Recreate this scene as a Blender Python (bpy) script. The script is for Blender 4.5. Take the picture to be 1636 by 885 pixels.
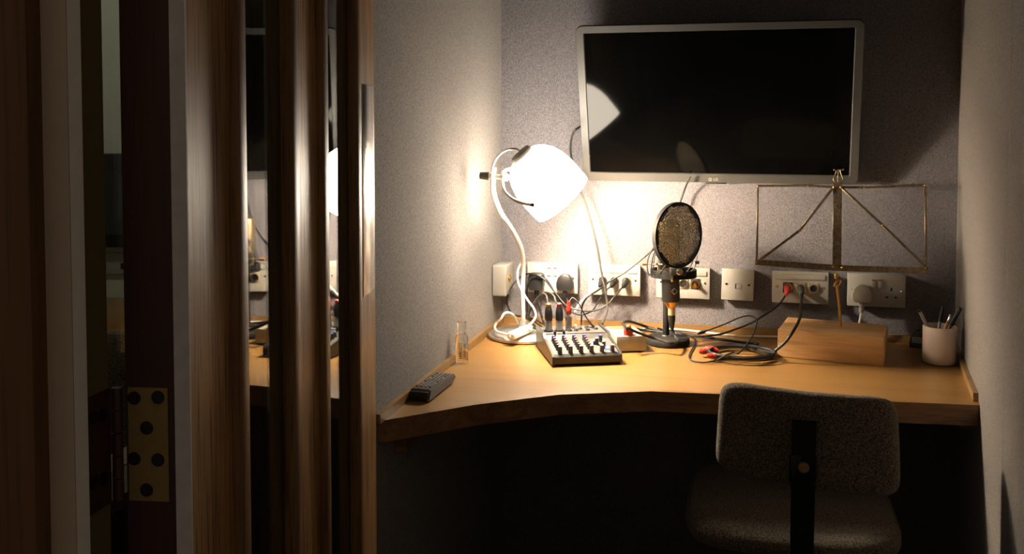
import bpy, bmesh, math, random
from mathutils import Vector, Matrix
random.seed(7)
for o in list(bpy.data.objects): bpy.data.objects.remove(o)
scn = bpy.context.scene
COL = scn.collection

# ---------------------------------------------------------------- camera, world, exposure
F, CX, CY, CZ = 1550.0, 818.0, 253.0, 1.34
TH = math.radians(2.5)
cam_d = bpy.data.cameras.new('camera'); cam = bpy.data.objects.new('camera', cam_d); COL.objects.link(cam)
cam.location = (0, 0, CZ); cam.rotation_euler = (math.pi/2 - TH, 0, 0)
cam_d.sensor_fit = 'HORIZONTAL'; cam_d.sensor_width = 36.0
cam_d.lens = 36.0*F/1636.0
cam_d.shift_x = -(CX-818.0)/1636.0
cam_d.shift_y = -(442.5-CY)/1636.0
cam_d.clip_start = 0.02
scn.camera = cam
wd = bpy.data.worlds.new('world'); scn.world = wd; wd.use_nodes = True
wd.node_tree.nodes['Background'].inputs[0].default_value = (1.0, 0.80, 0.58, 1)
wd.node_tree.nodes['Background'].inputs[1].default_value = 0.115
vs = scn.view_settings
vs.view_transform = 'Standard'; vs.look = 'None'; vs.exposure = 0.2; vs.gamma = 1.0; vs.use_curve_mapping = False
SHADE_EMIT = 52.0      # glow of the opal lamp shade
BULB_WATT = 34.0

# ---------------------------------------------------------------- pixel -> place
CAMO = Vector((0, 0, CZ))
def ray(x, y):
    u = -(y-CY)/F
    return Vector(((x-CX)/F, math.cos(TH)+u*math.sin(TH), -math.sin(TH)+u*math.cos(TH)))
def PZ(x, y, z):
    d = ray(x, y); return CAMO + d*((z-CZ)/d.z)
def PP(x, y, p, n):
    d = ray(x, y); n = Vector(n); return CAMO + d*((Vector(p)-CAMO).dot(n)/d.dot(n))
def PY(x, y, Y):
    d = ray(x, y); return CAMO + d*(Y/d.y)
DESK = 0.74
zu = DESK + 0.018
L0, L1 = PZ(600, 661.6, zu), PZ(801, 503.7, zu)
R0, R1 = PZ(1563.2, 628, zu), PZ(1540.3, 574.2, zu)
B1 = PZ(1447, 535, zu)
def v2(p): return Vector((p[0], p[1], 0))
CORL = v2(L1)
UB = (v2(B1)-CORL).normalized()              # along the back wall, to the right
NB = Vector((UB.y, -UB.x, 0))                # out of the back wall, into the room
DL = (v2(L0)-v2(L1)).normalized()            # along the left wall, towards the doorway
NL = Vector((-DL.y, DL.x, 0));  NL = NL if NL.x > 0 else -NL
DR = (v2(R0)-v2(R1)).normalized()
NR = Vector((-DR.y, DR.x, 0));  NR = NR if NR.x < 0 else -NR
# right back corner
def isect(p, d, q, e):
    c = d.x*e.y-d.y*e.x; w = q-p; t = (w.x*e.y-w.y*e.x)/c; return p+d*t
CORR = isect(CORL, UB, v2(R0), DR)
def BW(x, y, off=0.0): return PP(x, y, CORL+NB*off, NB)
def LW(x, y, off=0.0): return PP(x, y, CORL+NL*off, NL)
AB = math.atan2(UB.y, UB.x)

# ---------------------------------------------------------------- mesh helpers
class MB:
    def __init__(s): s.bm = bmesh.new()
    def box(s, c, size, M=None, bev=0.0, seg=2):
        b = bmesh.new(); bmesh.ops.create_cube(b, size=1.0)
        for v in b.verts: v.co = Vector((v.co.x*size[0], v.co.y*size[1], v.co.z*size[2]))
        if bev > 0: bmesh.ops.bevel(b, geom=list(b.edges), offset=min(bev, min(size)*0.49), segments=seg, affect='EDGES', profile=0.5)
        for v in b.verts:
            v.co = v.co + Vector(c)
            if M is not None: v.co = M @ v.co
        s._add(b); return s
    def _add(s, b):
        m = bpy.data.meshes.new('tmp'); b.to_mesh(m); b.free(); s.bm.from_mesh(m); bpy.data.meshes.remove(m)
    def ring(s, c, ax, r, n, e1=None):
        ax = Vector(ax).normalized()
        if e1 is None:
            e1 = ax.orthogonal()
        e1 = (e1 - ax*e1.dot(ax)).normalized(); e2 = ax.cross(e1)
        return [s.bm.verts.new(Vector(c)+(e1*math.cos(2*math.pi*i/n)+e2*math.sin(2*math.pi*i/n))*r) for i in range(n)], e1
    def bridge(s, a, b):
        n = len(a)
        for i in range(n): s.bm.faces.new((a[i], a[(i+1) % n], b[(i+1) % n], b[i]))
    def cyl(s, p0, p1, r0, r1=None, n=24, caps=True):
        r1 = r0 if r1 is None else r1
        p0, p1 = Vector(p0), Vector(p1); ax = p1-p0
        a, e = s.ring(p0, ax, r0, n); b, _ = s.ring(p1, ax, r1, n, e)
        s.bridge(a, b)
        if caps: s.bm.faces.new(list(reversed(a))); s.bm.faces.new(b)
        return s
    def lathe(s, prof, c=(0, 0, 0), ax=(0, 0, 1), n=40, close=False):
        c = Vector(c); ax = Vector(ax).normalized(); e = None; prev = None; first = None
        for (r, h) in prof:
            if r < 1e-6:
                cur = [s.bm.verts.new(c+ax*h)]
            else:
                cur, e = s.ring(c+ax*h, ax, r, n, e)
            if prev:
                if len(prev) == 1 and len(cur) > 1:
                    for i in range(n): s.bm.faces.new((prev[0], cur[(i+1) % n], cur[i]))
                elif len(cur) == 1 and len(prev) > 1:
                    for i in range(n): s.bm.faces.new((prev[i], prev[(i+1) % n], cur[0]))
                elif len(cur) > 1: s.bridge(prev, cur)
            else: first = cur
            prev = cur
        if close: s.bridge(prev, first)
        return s
    def tube(s, pts, r, n=8, closed=False, caps=True):
        pts = [Vector(p) for p in pts]; rings = []; e = None; N = len(pts)
        for i, p in enumerate(pts):
            if closed: t = pts[(i+1) % N]-pts[i-1]
            else: t = pts[min(i+1, N-1)]-pts[max(i-1, 0)]
            if t.length < 1e-9: t = Vector((0, 0, 1))
            rr = r(i/(N-1)) if callable(r) else r
            rg, e = s.ring(p, t, rr, n, e); rings.append(rg)
        for a, b in zip(rings, rings[1:]): s.bridge(a, b)
        if closed: s.bridge(rings[-1], rings[0])
        elif caps: s.bm.faces.new(list(reversed(rings[0]))); s.bm.faces.new(rings[-1])
        return s
    def prism(s, poly, z0, z1, M=None, bev=0.0):
        b = bmesh.new()
        lo = [b.verts.new((p[0], p[1], z0)) for p in poly]; hi = [b.verts.new((p[0], p[1], z1)) for p in poly]
        n = len(poly)
        for i in range(n): b.faces.new((lo[i], lo[(i+1) % n], hi[(i+1) % n], hi[i]))
        b.faces.new(list(reversed(lo))); b.faces.new(hi)
        if bev: bmesh.ops.bevel(b, geom=list(b.edges), offset=bev, segments=2, affect='EDGES', profile=0.5)
        if M is not None:
            for v in b.verts: v.co = M @ v.co
        s._add(b); return s
    def sphere(s, c, r, sc=(1, 1, 1), n=20):
        b = bmesh.new(); bmesh.ops.create_uvsphere(b, u_segments=n, v_segments=n//2, radius=r)
        for v in b.verts: v.co = Vector((v.co.x*sc[0], v.co.y*sc[1], v.co.z*sc[2]))+Vector(c)
        s._add(b); return s
    def hexa(s, p):   # 8 corners: bottom 4 then top 4
        v = [s.bm.verts.new(q) for q in p]
        for f in ((3, 2, 1, 0), (4, 5, 6, 7), (0, 1, 5, 4), (1, 2, 6, 5), (2, 3, 7, 6), (3, 0, 4, 7)):
            s.bm.faces.new([v[i] for i in f])
        return s
    def build(s, name, mat, parent=None, world=False, smooth=True, xf=None):
        bmesh.ops.recalc_face_normals(s.bm, faces=s.bm.faces)
        me = bpy.data.meshes.new(name); s.bm.to_mesh(me); s.bm.free()
        if xf is not None: me.transform(xf)
        if world and parent is not None: me.transform(wm(parent).inverted())
        for p in me.polygons: p.use_smooth = smooth
        if smooth: me.set_sharp_from_angle(angle=math.radians(38))
        me.materials.append(mat)
        o = bpy.data.objects.new(name, me); COL.objects.link(o)
        if parent is not None: o.parent = parent
        return o
def wm(o):
    m = o.matrix_basis.copy()
    while o.parent is not None:
        o = o.parent; m = o.matrix_basis @ m
    return m
def thing(name, label, cat, loc=(0, 0, 0), rz=0.0, group=None):
    o = bpy.data.objects.new(name, None); COL.objects.link(o); o.empty_display_size = 0.05
    o.location = loc; o.rotation_euler = (0, 0, rz)
    return tag(o, label, cat, group)
def tag(o, label, cat, group=None, kind=None):
    o['label'] = label; o['category'] = cat
    if group: o['group'] = group
    if kind: o['kind'] = kind
    return o
def struct(o, label=None):
    o['kind'] = 'structure'
    if label: o['label'] = label
    return o
def recenter(o):
    """move a top-level mesh's origin to the base centre of its bounds"""
    me = o.data; xs = [v.co for v in me.vertices]
    c = Vector(((min(v.x for v in xs)+max(v.x for v in xs))/2, (min(v.y for v in xs)+max(v.y for v in xs))/2, min(v.z for v in xs)))
    me.transform(Matrix.Translation(-c)); o.location = c; return o
def spline(P, k=8, closed=False):
    P = [Vector(p) for p in P]; out = []; n = len(P)
    rng = range(n) if closed else range(n-1)
    for i in rng:
        if closed: a, b, c, d = P[i-1], P[i], P[(i+1) % n], P[(i+2) % n]
        else: a, b, c, d = P[max(i-1, 0)], P[i], P[i+1], P[min(i+2, n-1)]
        for j in range(k):
            t = j/k
            out.append(0.5*((2*b)+(c-a)*t+(2*a-5*b+4*c-d)*t*t+(3*b-a-3*c+d)*t*t*t))
    if not closed: out.append(P[-1])
    return out
def text_obj(name, body, size, mat, parent, M, depth=0.0003):
    cu = bpy.data.curves.new('txt', 'FONT'); cu.body = body; cu.size = size; cu.extrude = depth; cu.align_x = 'CENTER'; cu.align_y = 'CENTER'
    t = bpy.data.objects.new('txt', cu); COL.objects.link(t)
    dg = bpy.context.evaluated_depsgraph_get(); me = bpy.data.meshes.new_from_object(t.evaluated_get(dg))
    bpy.data.objects.remove(t); me.transform(M); me.materials.clear(); me.materials.append(mat)
    o = bpy.data.objects.new(name, me); COL.objects.link(o); o.parent = parent; return o

from mathutils.bvhtree import BVHTree
_trees = {}
def tree(o):
    k = o.name
    if k not in _trees:
        m = wm(o); vs = [m @ v.co for v in o.data.vertices]
        if not vs: return None
        _trees[k] = (BVHTree.FromPolygons(vs, [tuple(p.vertices) for p in o.data.polygons]),
                     [min(v[i] for v in vs) for i in range(3)], [max(v[i] for v in vs) for i in range(3)])
    return _trees[k]
def top_of(o):
    while o.parent is not None: o = o.parent
    return o
def blocked(bv, lo, hi, p, r):
    if any(p[i] < lo[i]-r or p[i] > hi[i]+r for i in range(3)): return False
    if bv.find_nearest(p, r)[0] is not None: return True
    n = 0; q = p.copy(); d = Vector((0.577, 0.211, 0.789)).normalized()
    for _ in range(40):
        h = bv.ray_cast(q, d)
        if h[0] is None: break
        n += 1; q = h[0]+d*1e-5
    return n % 2 == 1
def lay(P, r, own=None, pins=(4, 0), k=16):
    """smooth cable path, eased nearer or further in depth wherever it would run through something"""
    pts = spline(P, k); N = len(pts)
    obs = [tree(o) for o in bpy.data.objects if o.type == 'MESH' and (own is None or top_of(o) is not own)]
    obs = [t for t in obs if t]
    lo = [min(p[i] for p in pts)-.15 for i in range(3)]; hi = [max(p[i] for p in pts)+.15 for i in range(3)]
    obs = [t for t in obs if all(t[1][i] < hi[i] and t[2][i] > lo[i] for i in range(3))]
    def bad(p, rr): return any(blocked(t[0], t[1], t[2], p, rr) for t in obs)
    for it in range(12):
        sh = [0.0]*N; any_ = False
        for i, p in enumerate(pts):
            if i < pins[0] or i >= N-pins[1]: continue
            rr = r+.0008
            if not bad(p, rr): continue
            any_ = True; d = (CAMO-p).normalized()
            for j in list(range(1, 46))+list(range(-1, -61, -1))+list(range(46, 160)):
                if not bad(p+d*(.001*j), rr): sh[i] = .001*j; break
        if not any_: break
        if it < 10:
            w = 5 if it < 5 else 2
            ext = [max((sh[j] for j in range(max(0, i-w), min(N, i+w+1))), key=abs) for i in range(N)]
            sm = [sum(ext[max(0, min(N-1, i+j))] for j in range(-w, w+1))/(2*w+1) for i in range(N)]
            sh = [a if abs(a) > abs(b) and a*b >= 0 else b for a, b in zip(sh, sm)]
        for i in range(N):
            if i < pins[0] or i >= N-pins[1]: continue
            pts[i] = pts[i]+(CAMO-pts[i]).normalized()*sh[i]
    return pts

# ---------------------------------------------------------------- materials
AF = 0.46      # overall reflectance of the booth's dark acoustic interior
def newmat(name):
    m = bpy.data.materials.new(name); m.use_nodes = True
    nt = m.node_tree; return m, nt, nt.nodes['Principled BSDF']
def plain(name, col, rough=0.5, metal=0.0, coat=0.0, var=0.08, scale=60, bump=0.0, spec=0.5):
    if metal < 0.35 and not name.startswith(('frame', 'painted', 'grey_seal', 'next', 'lamp_stem', 'white_cable', 'pink_ceramic')): col = tuple(c*AF for c in col)
    m, nt, b = newmat(name); N = nt.nodes; L = nt.links
    b.inputs['Roughness'].default_value = rough; b.inputs['Metallic'].default_value = metal; b.inputs['Coat Weight'].default_value = coat
    b.inputs['Specular IOR Level'].default_value = spec
    tc = N.new('ShaderNodeTexCoord'); nz = N.new('ShaderNodeTexNoise'); nz.inputs['Scale'].default_value = scale; nz.inputs['Detail'].default_value = 3
    L.new(tc.outputs['Object'], nz.inputs['Vector'])
    mx = N.new('ShaderNodeMix'); mx.data_type = 'RGBA'
    mx.inputs[6].default_value = (*[c*(1-var) for c in col], 1); mx.inputs[7].default_value = (*[min(1, c*(1+var)) for c in col], 1)
    L.new(nz.outputs['Fac'], mx.inputs[0]); L.new(mx.outputs[2], b.inputs['Base Color'])
    if bump:
        bp = N.new('ShaderNodeBump'); bp.inputs['Strength'].default_value = bump; bp.inputs['Distance'].default_value = 0.001
        L.new(nz.outputs['Fac'], bp.inputs['Height']); L.new(bp.outputs[0], b.inputs['Normal'])
    return m
def emit(name, col, st):
    m, nt, b = newmat(name)
    b.inputs['Base Color'].default_value = (*col, 1); b.inputs['Emission Color'].default_value = (*col, 1); b.inputs['Emission Strength'].default_value = st
    b.inputs['Roughness'].default_value = 0.4
    return m
def fabric(name, c0, c1, scale, stretch=(1, 1, 1), bump=0.4, rough=0.95):
    m, nt, b = newmat(name); N = nt.nodes; L = nt.links
    b.inputs['Roughness'].default_value = rough; b.inputs['Specular IOR Level'].default_value = 0.15
    b.inputs['Sheen Weight'].default_value = 0.15
    tc = N.new('ShaderNodeTexCoord'); mp = N.new('ShaderNodeMapping'); mp.inputs['Scale'].default_value = stretch
    L.new(tc.outputs['Object'], mp.inputs['Vector'])
    nz = N.new('ShaderNodeTexNoise'); nz.inputs['Scale'].default_value = scale; nz.inputs['Detail'].default_value = 2; nz.inputs['Roughness'].default_value = 0.7
    L.new(mp.outputs[0], nz.inputs['Vector'])
    cr = N.new('ShaderNodeValToRGB'); cr.color_ramp.elements[0].position = 0.35; cr.color_ramp.elements[1].position = 0.65
    cr.color_ramp.elements[0].color = (*c0, 1); cr.color_ramp.elements[1].color = (*c1, 1)
    L.new(nz.outputs['Fac'], cr.inputs[0]); L.new(cr.outputs[0], b.inputs['Base Color'])
    bp = N.new('ShaderNodeBump'); bp.inputs['Strength'].default_value = bump; bp.inputs['Distance'].default_value = 0.002
    L.new(nz.outputs['Fac'], bp.inputs['Height']); L.new(bp.outputs[0], b.inputs['Normal'])
    return m
def wood(name, cols, axis='Z', scale=1.0, rough=0.35, coat=0.2, rz=0.0, pore=0.35, bump=0.08):
    m, nt, b = newmat(name); N = nt.nodes; L = nt.links
    if not name.startswith(('door', 'frame', 'pine')): cols = [tuple(c*AF for c in k) for k in cols]
    b.inputs['Specular IOR Level'].default_value = 0.5
    b.inputs['Roughness'].default_value = rough; b.inputs['Coat Weight'].default_value = coat; b.inputs['Coat Roughness'].default_value = 0.25
    tc = N.new('ShaderNodeTexCoord'); mr = N.new('ShaderNodeMapping'); mr.inputs['Rotation'].default_value = (0, 0, -rz)
    L.new(tc.outputs['Object'], mr.inputs['Vector'])
    mp = N.new('ShaderNodeMapping'); s = [14*scale]*3; s['XYZ'.index(axis)] = 0.9*scale; mp.inputs['Scale'].default_value = s
    L.new(mr.outputs[0], mp.inputs['Vector'])
    n1 = N.new('ShaderNodeTexNoise'); n1.inputs['Scale'].default_value = 1.6; n1.inputs['Detail'].default_value = 5; n1.inputs['Distortion'].default_value = 0.8
    L.new(mp.outputs[0], n1.inputs['Vector'])
    cr = N.new('ShaderNodeValToRGB'); e = cr.color_ramp.elements
    e[0].position = 0.3; e[1].position = 0.72; e[0].color = (*cols[0], 1); e[1].color = (*cols[2], 1)
    k = e.new(0.5); k.color = (*cols[1], 1)
    L.new(n1.outputs['Fac'], cr.inputs[0])
    mp2 = N.new('ShaderNodeMapping'); s2 = [220*scale]*3; s2['XYZ'.index(axis)] = 7*scale; mp2.inputs['Scale'].default_value = s2
    L.new(mr.outputs[0], mp2.inputs['Vector'])
    n2 = N.new('ShaderNodeTexNoise'); n2.inputs['Scale'].default_value = 1.0; n2.inputs['Detail'].default_value = 2
    L.new(mp2.outputs[0], n2.inputs['Vector'])
    c2 = N.new('ShaderNodeValToRGB'); c2.color_ramp.elements[0].position = 0.32; c2.color_ramp.elements[1].position = 0.5
    c2.color_ramp.elements[0].color = (1-pore, 1-pore, 1-pore, 1); c2.color_ramp.elements[1].color = (1, 1, 1, 1)
    L.new(n2.outputs['Fac'], c2.inputs[0])
    mx = N.new('ShaderNodeMix'); mx.data_type = 'RGBA'; mx.blend_type = 'MULTIPLY'; mx.inputs[0].default_value = 1
    L.new(cr.outputs[0], mx.inputs[6]); L.new(c2.outputs[0], mx.inputs[7]); L.new(mx.outputs[2], b.inputs['Base Color'])
    bp = N.new('ShaderNodeBump'); bp.inputs['Strength'].default_value = bump; bp.inputs['Distance'].default_value = 0.001
    L.new(n2.outputs['Fac'], bp.inputs['Height']); L.new(bp.outputs[0], b.inputs['Normal'])
    return m
def glassmat(name, col=(1, 1, 1), ior=1.5, rough=0.0):
    m, nt, b = newmat(name)
    b.inputs['Base Color'].default_value = (*col, 1); b.inputs['Transmission Weight'].default_value = 1; b.inputs['IOR'].default_value = ior; b.inputs['Roughness'].default_value = rough
    return m

M = {}
M['wall'] = fabric('wall_fabric', (0.094, 0.088, 0.096), (0.19, 0.18, 0.192), 380, (1, 1, 0.6), 0.35)
M['wall_side'] = fabric('side_wall_fabric', (0.088, 0.078, 0.071), (0.22, 0.20, 0.184), 350, (1, 1, 0.6), 0.35)
M['wall_plain'] = plain('painted_wall', (0.22, 0.16, 0.11), 0.7)
M['ceiling'] = plain('ceiling_paint', (0.12, 0.115, 0.11), 0.8)
M['carpet'] = fabric('carpet', (0.012, 0.012, 0.016), (0.03, 0.03, 0.036), 300)
M['desk'] = wood('desk_oak', ((0.46, 0.225, 0.058), (0.55, 0.285, 0.078), (0.62, 0.335, 0.10)), 'X', 0.55, 0.34, 0.22, AB, 0.14, 0.03)
M['lip'] = wood('oak_lipping', ((0.30, 0.135, 0.042), (0.50, 0.24, 0.08), (0.66, 0.34, 0.12)), 'X', 1.3, 0.42, 0.1, AB, 0.4)
M['upstand'] = wood('oak_upstand', ((0.40, 0.21, 0.07), (0.50, 0.28, 0.10), (0.56, 0.33, 0.13)), 'X', 0.8, 0.4, 0.1, AB, 0.2)
M['door'] = wood('door_oak', ((0.28, 0.135, 0.040), (0.42, 0.22, 0.074), (0.54, 0.305, 0.118)), 'Z', 1.0, 0.46, 0.05, 0, 0.72, 0.25)
M['bead'] = wood('door_bead_shaded_oak', ((0.15, 0.07, 0.022), (0.23, 0.115, 0.04), (0.31, 0.17, 0.066)), 'Z', 1.5, 0.45, 0.04, 0, 0.5, 0.12)  # darker than the door oak: shade of the unlit bead sides put into colour
M['doorcore'] = wood('door_dark_edge', ((0.03, 0.008, 0.005), (0.05, 0.014, 0.008), (0.065, 0.02, 0.011)), 'Z', 1.5, 0.5, 0.0)
M['frame_brown'] = wood('frame_brown', ((0.10, 0.042, 0.008), (0.13, 0.055, 0.012), (0.16, 0.07, 0.016)), 'Z', 0.8, 0.6, 0.0)
M['frame_grey'] = plain('frame_paint', (0.50, 0.39, 0.30), 0.6)
M['frame_olive'] = plain('frame_rebate', (0.14, 0.10, 0.04), 0.7)
M['pine'] = wood('pine_block', ((0.44, 0.235, 0.085), (0.56, 0.315, 0.125), (0.66, 0.40, 0.17)), 'X', 1.7, 0.5, 0.0, 0, 0.25)
M['brass_old'] = plain('dull_brass', (0.30, 0.20, 0.08), 0.55, 0.6, var=0.25, scale=90)
M['grey_strip'] = plain('grey_seal', (0.55, 0.53, 0.53), 0.6, var=0.2)
M['lit_side'] = plain('frame_lit_side', (0.80, 0.74, 0.70), 0.6)  # paler than the frame: lamp light on the side face put into colour
M['screw'] = plain('dark_screw', (0.02, 0.015, 0.012), 0.4, 0.3)
M['black'] = plain('black_plastic', (0.014, 0.014, 0.015), 0.4)
M['black_matt'] = plain('black_matt', (0.014, 0.014, 0.015), 0.7, bump=0.2, scale=400, spec=0.2)
M['rubber'] = plain('cable_rubber', (0.018, 0.018, 0.020), 0.5, spec=0.3)
M['greycable'] = plain('grey_cable', (0.055, 0.052, 0.05), 0.55, spec=0.3)
M['white'] = plain('white_plastic', (0.72, 0.68, 0.60), 0.35)
M['switchwhite'] = plain('socket_white', (0.70, 0.67, 0.60), 0.3, var=0.02)
M['whitecable'] = plain('white_cable', (0.72, 0.68, 0.60), 0.4)
M['red'] = plain('red_plastic', (0.62, 0.045, 0.03), 0.35)
M['orange'] = plain('orange_plastic', (0.75, 0.22, 0.03), 0.3)
M['chrome'] = plain('nickel', (0.62, 0.58, 0.52), 0.25, 1.0)
M['gold'] = plain('gold_plate', (0.62, 0.36, 0.10), 0.28, 1.0)
M['goldpl'] = plain('tarnished_plate', (0.55, 0.46, 0.28), 0.4, 0.7)
M['brass'] = plain('stand_brass', (0.20, 0.155, 0.095), 0.42, 0.85, var=0.8, scale=110)
M['silver'] = plain('lamp_silver', (0.50, 0.49, 0.47), 0.33, 0.75)
M['lampgrey'] = plain('lamp_cap_grey', (0.20, 0.17, 0.14), 0.5, 0.3)
M['stem'] = plain('lamp_stem_paint', (0.66, 0.62, 0.56), 0.3, 0.2)
M['shade'] = emit('opal_shade', (1.0, 0.865, 0.69), SHADE_EMIT)
M['bulb'] = emit('bulb_glow', (1.0, 0.86, 0.66), 14.0)
M['tvframe'] = plain('tv_bezel', (0.06, 0.059, 0.056), 0.5, 0.35, var=0.03)
M['tvblack'] = plain('tv_back', (0.012, 0.012, 0.012), 0.5)
M['screen'] = plain('tv_screen', (0.003, 0.003, 0.003), 0.07, 0.0, var=0.0, spec=0.13)
M['print_white'] = plain('print_white', (0.65, 0.65, 0.62), 0.4)
M['print_black'] = plain('print_black', (0.02, 0.02, 0.02), 0.5)
M['mixgrey'] = plain('mixer_panel', (0.16, 0.16, 0.165), 0.55, 0.1, spec=0.25)
M['mixside'] = plain('mixer_side', (0.05, 0.048, 0.045), 0.4, 0.0)
M['mixdark'] = plain('mixer_jackfield', (0.13, 0.13, 0.13), 0.5, 0.1, spec=0.25)
M['knob'] = plain('knob_grey', (0.16, 0.155, 0.15), 0.4)
M['knobtop'] = plain('knob_cap', (0.62, 0.60, 0.55), 0.4)
M['knobblue'] = plain('knob_blue', (0.07, 0.10, 0.55), 0.4)
M['knobred'] = plain('knob_red', (0.55, 0.16, 0.11), 0.4)
M['led'] = emit('blue_led', (0.25, 0.35, 1.0), 2.5)
M['cream'] = plain('cream_box', (0.70, 0.62, 0.48), 0.4)
M['ceramic'] = plain('pink_ceramic', (0.68, 0.56, 0.47), 0.45, var=0.03)
M['ceramic_in'] = plain('ceramic_inside', (0.72, 0.68, 0.62), 0.4)
M['pencil'] = plain('pencil_yellow', (0.65, 0.34, 0.04), 0.4)
M['clearpl'] = plain('clear_barrel', (0.55, 0.45, 0.36), 0.2)
M['eraser'] = plain('eraser', (0.62, 0.50, 0.46), 0.6)
M['remote'] = plain('remote_grey', (0.13, 0.125, 0.12), 0.4)
M['btn'] = plain('remote_button', (0.32, 0.31, 0.29), 0.5)
M['btn_r'] = plain('button_red', (0.45, 0.05, 0.03), 0.5)
M['btn_g'] = plain('button_green', (0.08, 0.25, 0.12), 0.5)
M['btn_y'] = plain('button_orange', (0.55, 0.25, 0.05), 0.5)
M['btn_b'] = plain('button_blue', (0.05, 0.08, 0.4), 0.5)
M['gel'] = glassmat('bottle_clear', (0.97, 0.96, 0.93), 1.2, 0.04)
M['glass'] = glassmat('door_glass', (0.8, 0.85, 0.85), 1.52)
M['chairfab'] = fabric('chair_weave', (0.026, 0.020, 0.014), (0.22, 0.18, 0.13), 330, (1, 1, 1), 0.9)
M['plate'] = plain('satin_steel', (0.62, 0.58, 0.52), 0.22, 1.0, var=0.04)
M['greyblk'] = plain('grey_label', (0.24, 0.25, 0.24), 0.5)
# woven metal pop-screen: opaque bright threads, open holes
def meshmat():
    m, nt, b = newmat('pop_screen_mesh'); N = nt.nodes; L = nt.links
    tc = N.new('ShaderNodeTexCoord'); nz = N.new('ShaderNodeTexNoise'); nz.inputs['Scale'].default_value = 620; nz.inputs['Detail'].default_value = 1
    L.new(tc.outputs['Object'], nz.inputs['Vector'])
    cr = N.new('ShaderNodeValToRGB'); cr.color_ramp.elements[0].position = 0.40; cr.color_ramp.elements[1].position = 0.44
    L.new(nz.outputs['Fac'], cr.inputs[0])
    n2 = N.new('ShaderNodeTexNoise'); n2.inputs['Scale'].default_value = 400; L.new(tc.outputs['Object'], n2.inputs['Vector'])
    c2 = N.new('ShaderNodeValToRGB'); e = c2.color_ramp.elements
    e[0].position = 0.45; e[0].color = (0.03, 0.026, 0.018, 1); e[1].position = 0.60; e[1].color = (0.95, 0.82, 0.58, 1)
    L.new(n2.outputs['Fac'], c2.inputs[0]); L.new(c2.outputs[0], b.inputs['Base Color']); L.new(cr.outputs[0], b.inputs['Alpha'])
    b.inputs['Metallic'].default_value = 0.5; b.inputs['Roughness'].default_value = 0.4
    return m
M['popmesh'] = meshmat()

# ---------------------------------------------------------------- the room
H_ROOM = 2.35
# front wall plane through the door frame, perpendicular to the left wall
HINGE = Vector((-0.362, 0.86, 0))
FD = Vector((-DL.y, DL.x, 0)); FD = FD if FD.x > 0 else -FD      # along the front wall, to the right
LEFT_END = isect(CORL, DL, HINGE, FD)                            # left wall meets front wall
RIGHT_END = isect(CORR, DR, HINGE, FD)
def slab(a, b, nout, z0, z1, t):
    """vertical slab from a to b, thickness t away from the room (direction -nout)"""
    a, b = v2(a), v2(b); k = -nout*t; Z = Vector((0, 0, 1))
    return MB().hexa([a+Z*z0, b+Z*z0, b+k+Z*z0, a+k+Z*z0, a+Z*z1, b+Z*z1, b+k+Z*z1, a+k+Z*z1])
struct(slab(CORL-UB*0.1, CORR+UB*0.1, NB, 0, H_ROOM, 0.1).build('wall_back', M['wall'], smooth=False))
# left wall with a window onto the next booth, behind the open door
lw_len = (LEFT_END-CORL).length
def lpt(s): return CORL+DL*s
sA = (1.35-CORL.y)/DL.y; sB = (0.99-CORL.y)/DL.y
wl = struct(slab(lpt(0), lpt(sA), NL, 0, H_ROOM, 0.08).build('wall_left', M['wall_side'], smooth=False))
slab(lpt(sB), lpt(lw_len), NL, 0, H_ROOM, 0.08).build('panel', M['wall_side'], wl, smooth=False)
slab(lpt(sA), lpt(sB), NL, 0, 0.895, 0.08).build('panel', M['frame_brown'], wl, smooth=False)
slab(lpt(sA), lpt(sB), NL, 1.9, H_ROOM, 0.08).build('panel', M['wall_side'], wl, smooth=False)
w1 = bpy.data.objects.new('window_1', None); COL.objects.link(w1); w1.location = lpt((sA+sB)/2)+Vector((0, 0, 0.895)); struct(w1)
slab(lpt(sA)+NL*0.02, lpt(sB)+NL*0.02, NL, 0.895, 0.91, 0.1).build('window_sill', M['upstand'], w1, world=True, smooth=False)
slab(lpt(sA)-NL*0.035, lpt(sB)-NL*0.035, NL, 0.91, 1.9, 0.006).build('pane', M['glass'], w1, world=True, smooth=False)
# right wall: two fabric panels with a fine joint
rw_len = (RIGHT_END-CORR).length
jr = isect(CORR, DR, v2(CAMO), v2(ray(1611, 300)))
sj = (jr-CORR).length
wr = struct(slab(CORR, CORR+DR*(sj-0.0008), NR, 0, H_ROOM, 0.08).build('wall_right', M['wall_side'], smooth=False))
slab(CORR+DR*(sj+0.0008), CORR+DR*rw_len, NR, 0, H_ROOM, 0.08).build('panel', M['wall_side'], wr, smooth=False)
slab(CORR+DR*(sj-0.004)-NR*0.002, CORR+DR*(sj+0.004)-NR*0.002, NR, 0, H_ROOM, 0.01).build('joint_backing', M['black_matt'], wr, smooth=False)
# floor and ceiling reach over the doorway, the corridor and the next booth
struct(MB().box((0.0, 1.0, -0.05), (7.0, 6.0, 0.1)).build('floor', M['carpet'], smooth=False))
cpoly = [CORL-UB*0.1+v2((0, .1)), CORR+UB*0.1+v2((0, .1)), RIGHT_END+v2((.1, 0)), LEFT_END+v2((-.1, 0))]
struct(MB().prism([(p.x, p.y) for p in cpoly], H_ROOM, H_ROOM+0.1).build('ceiling', M['ceiling'], smooth=False))
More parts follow.
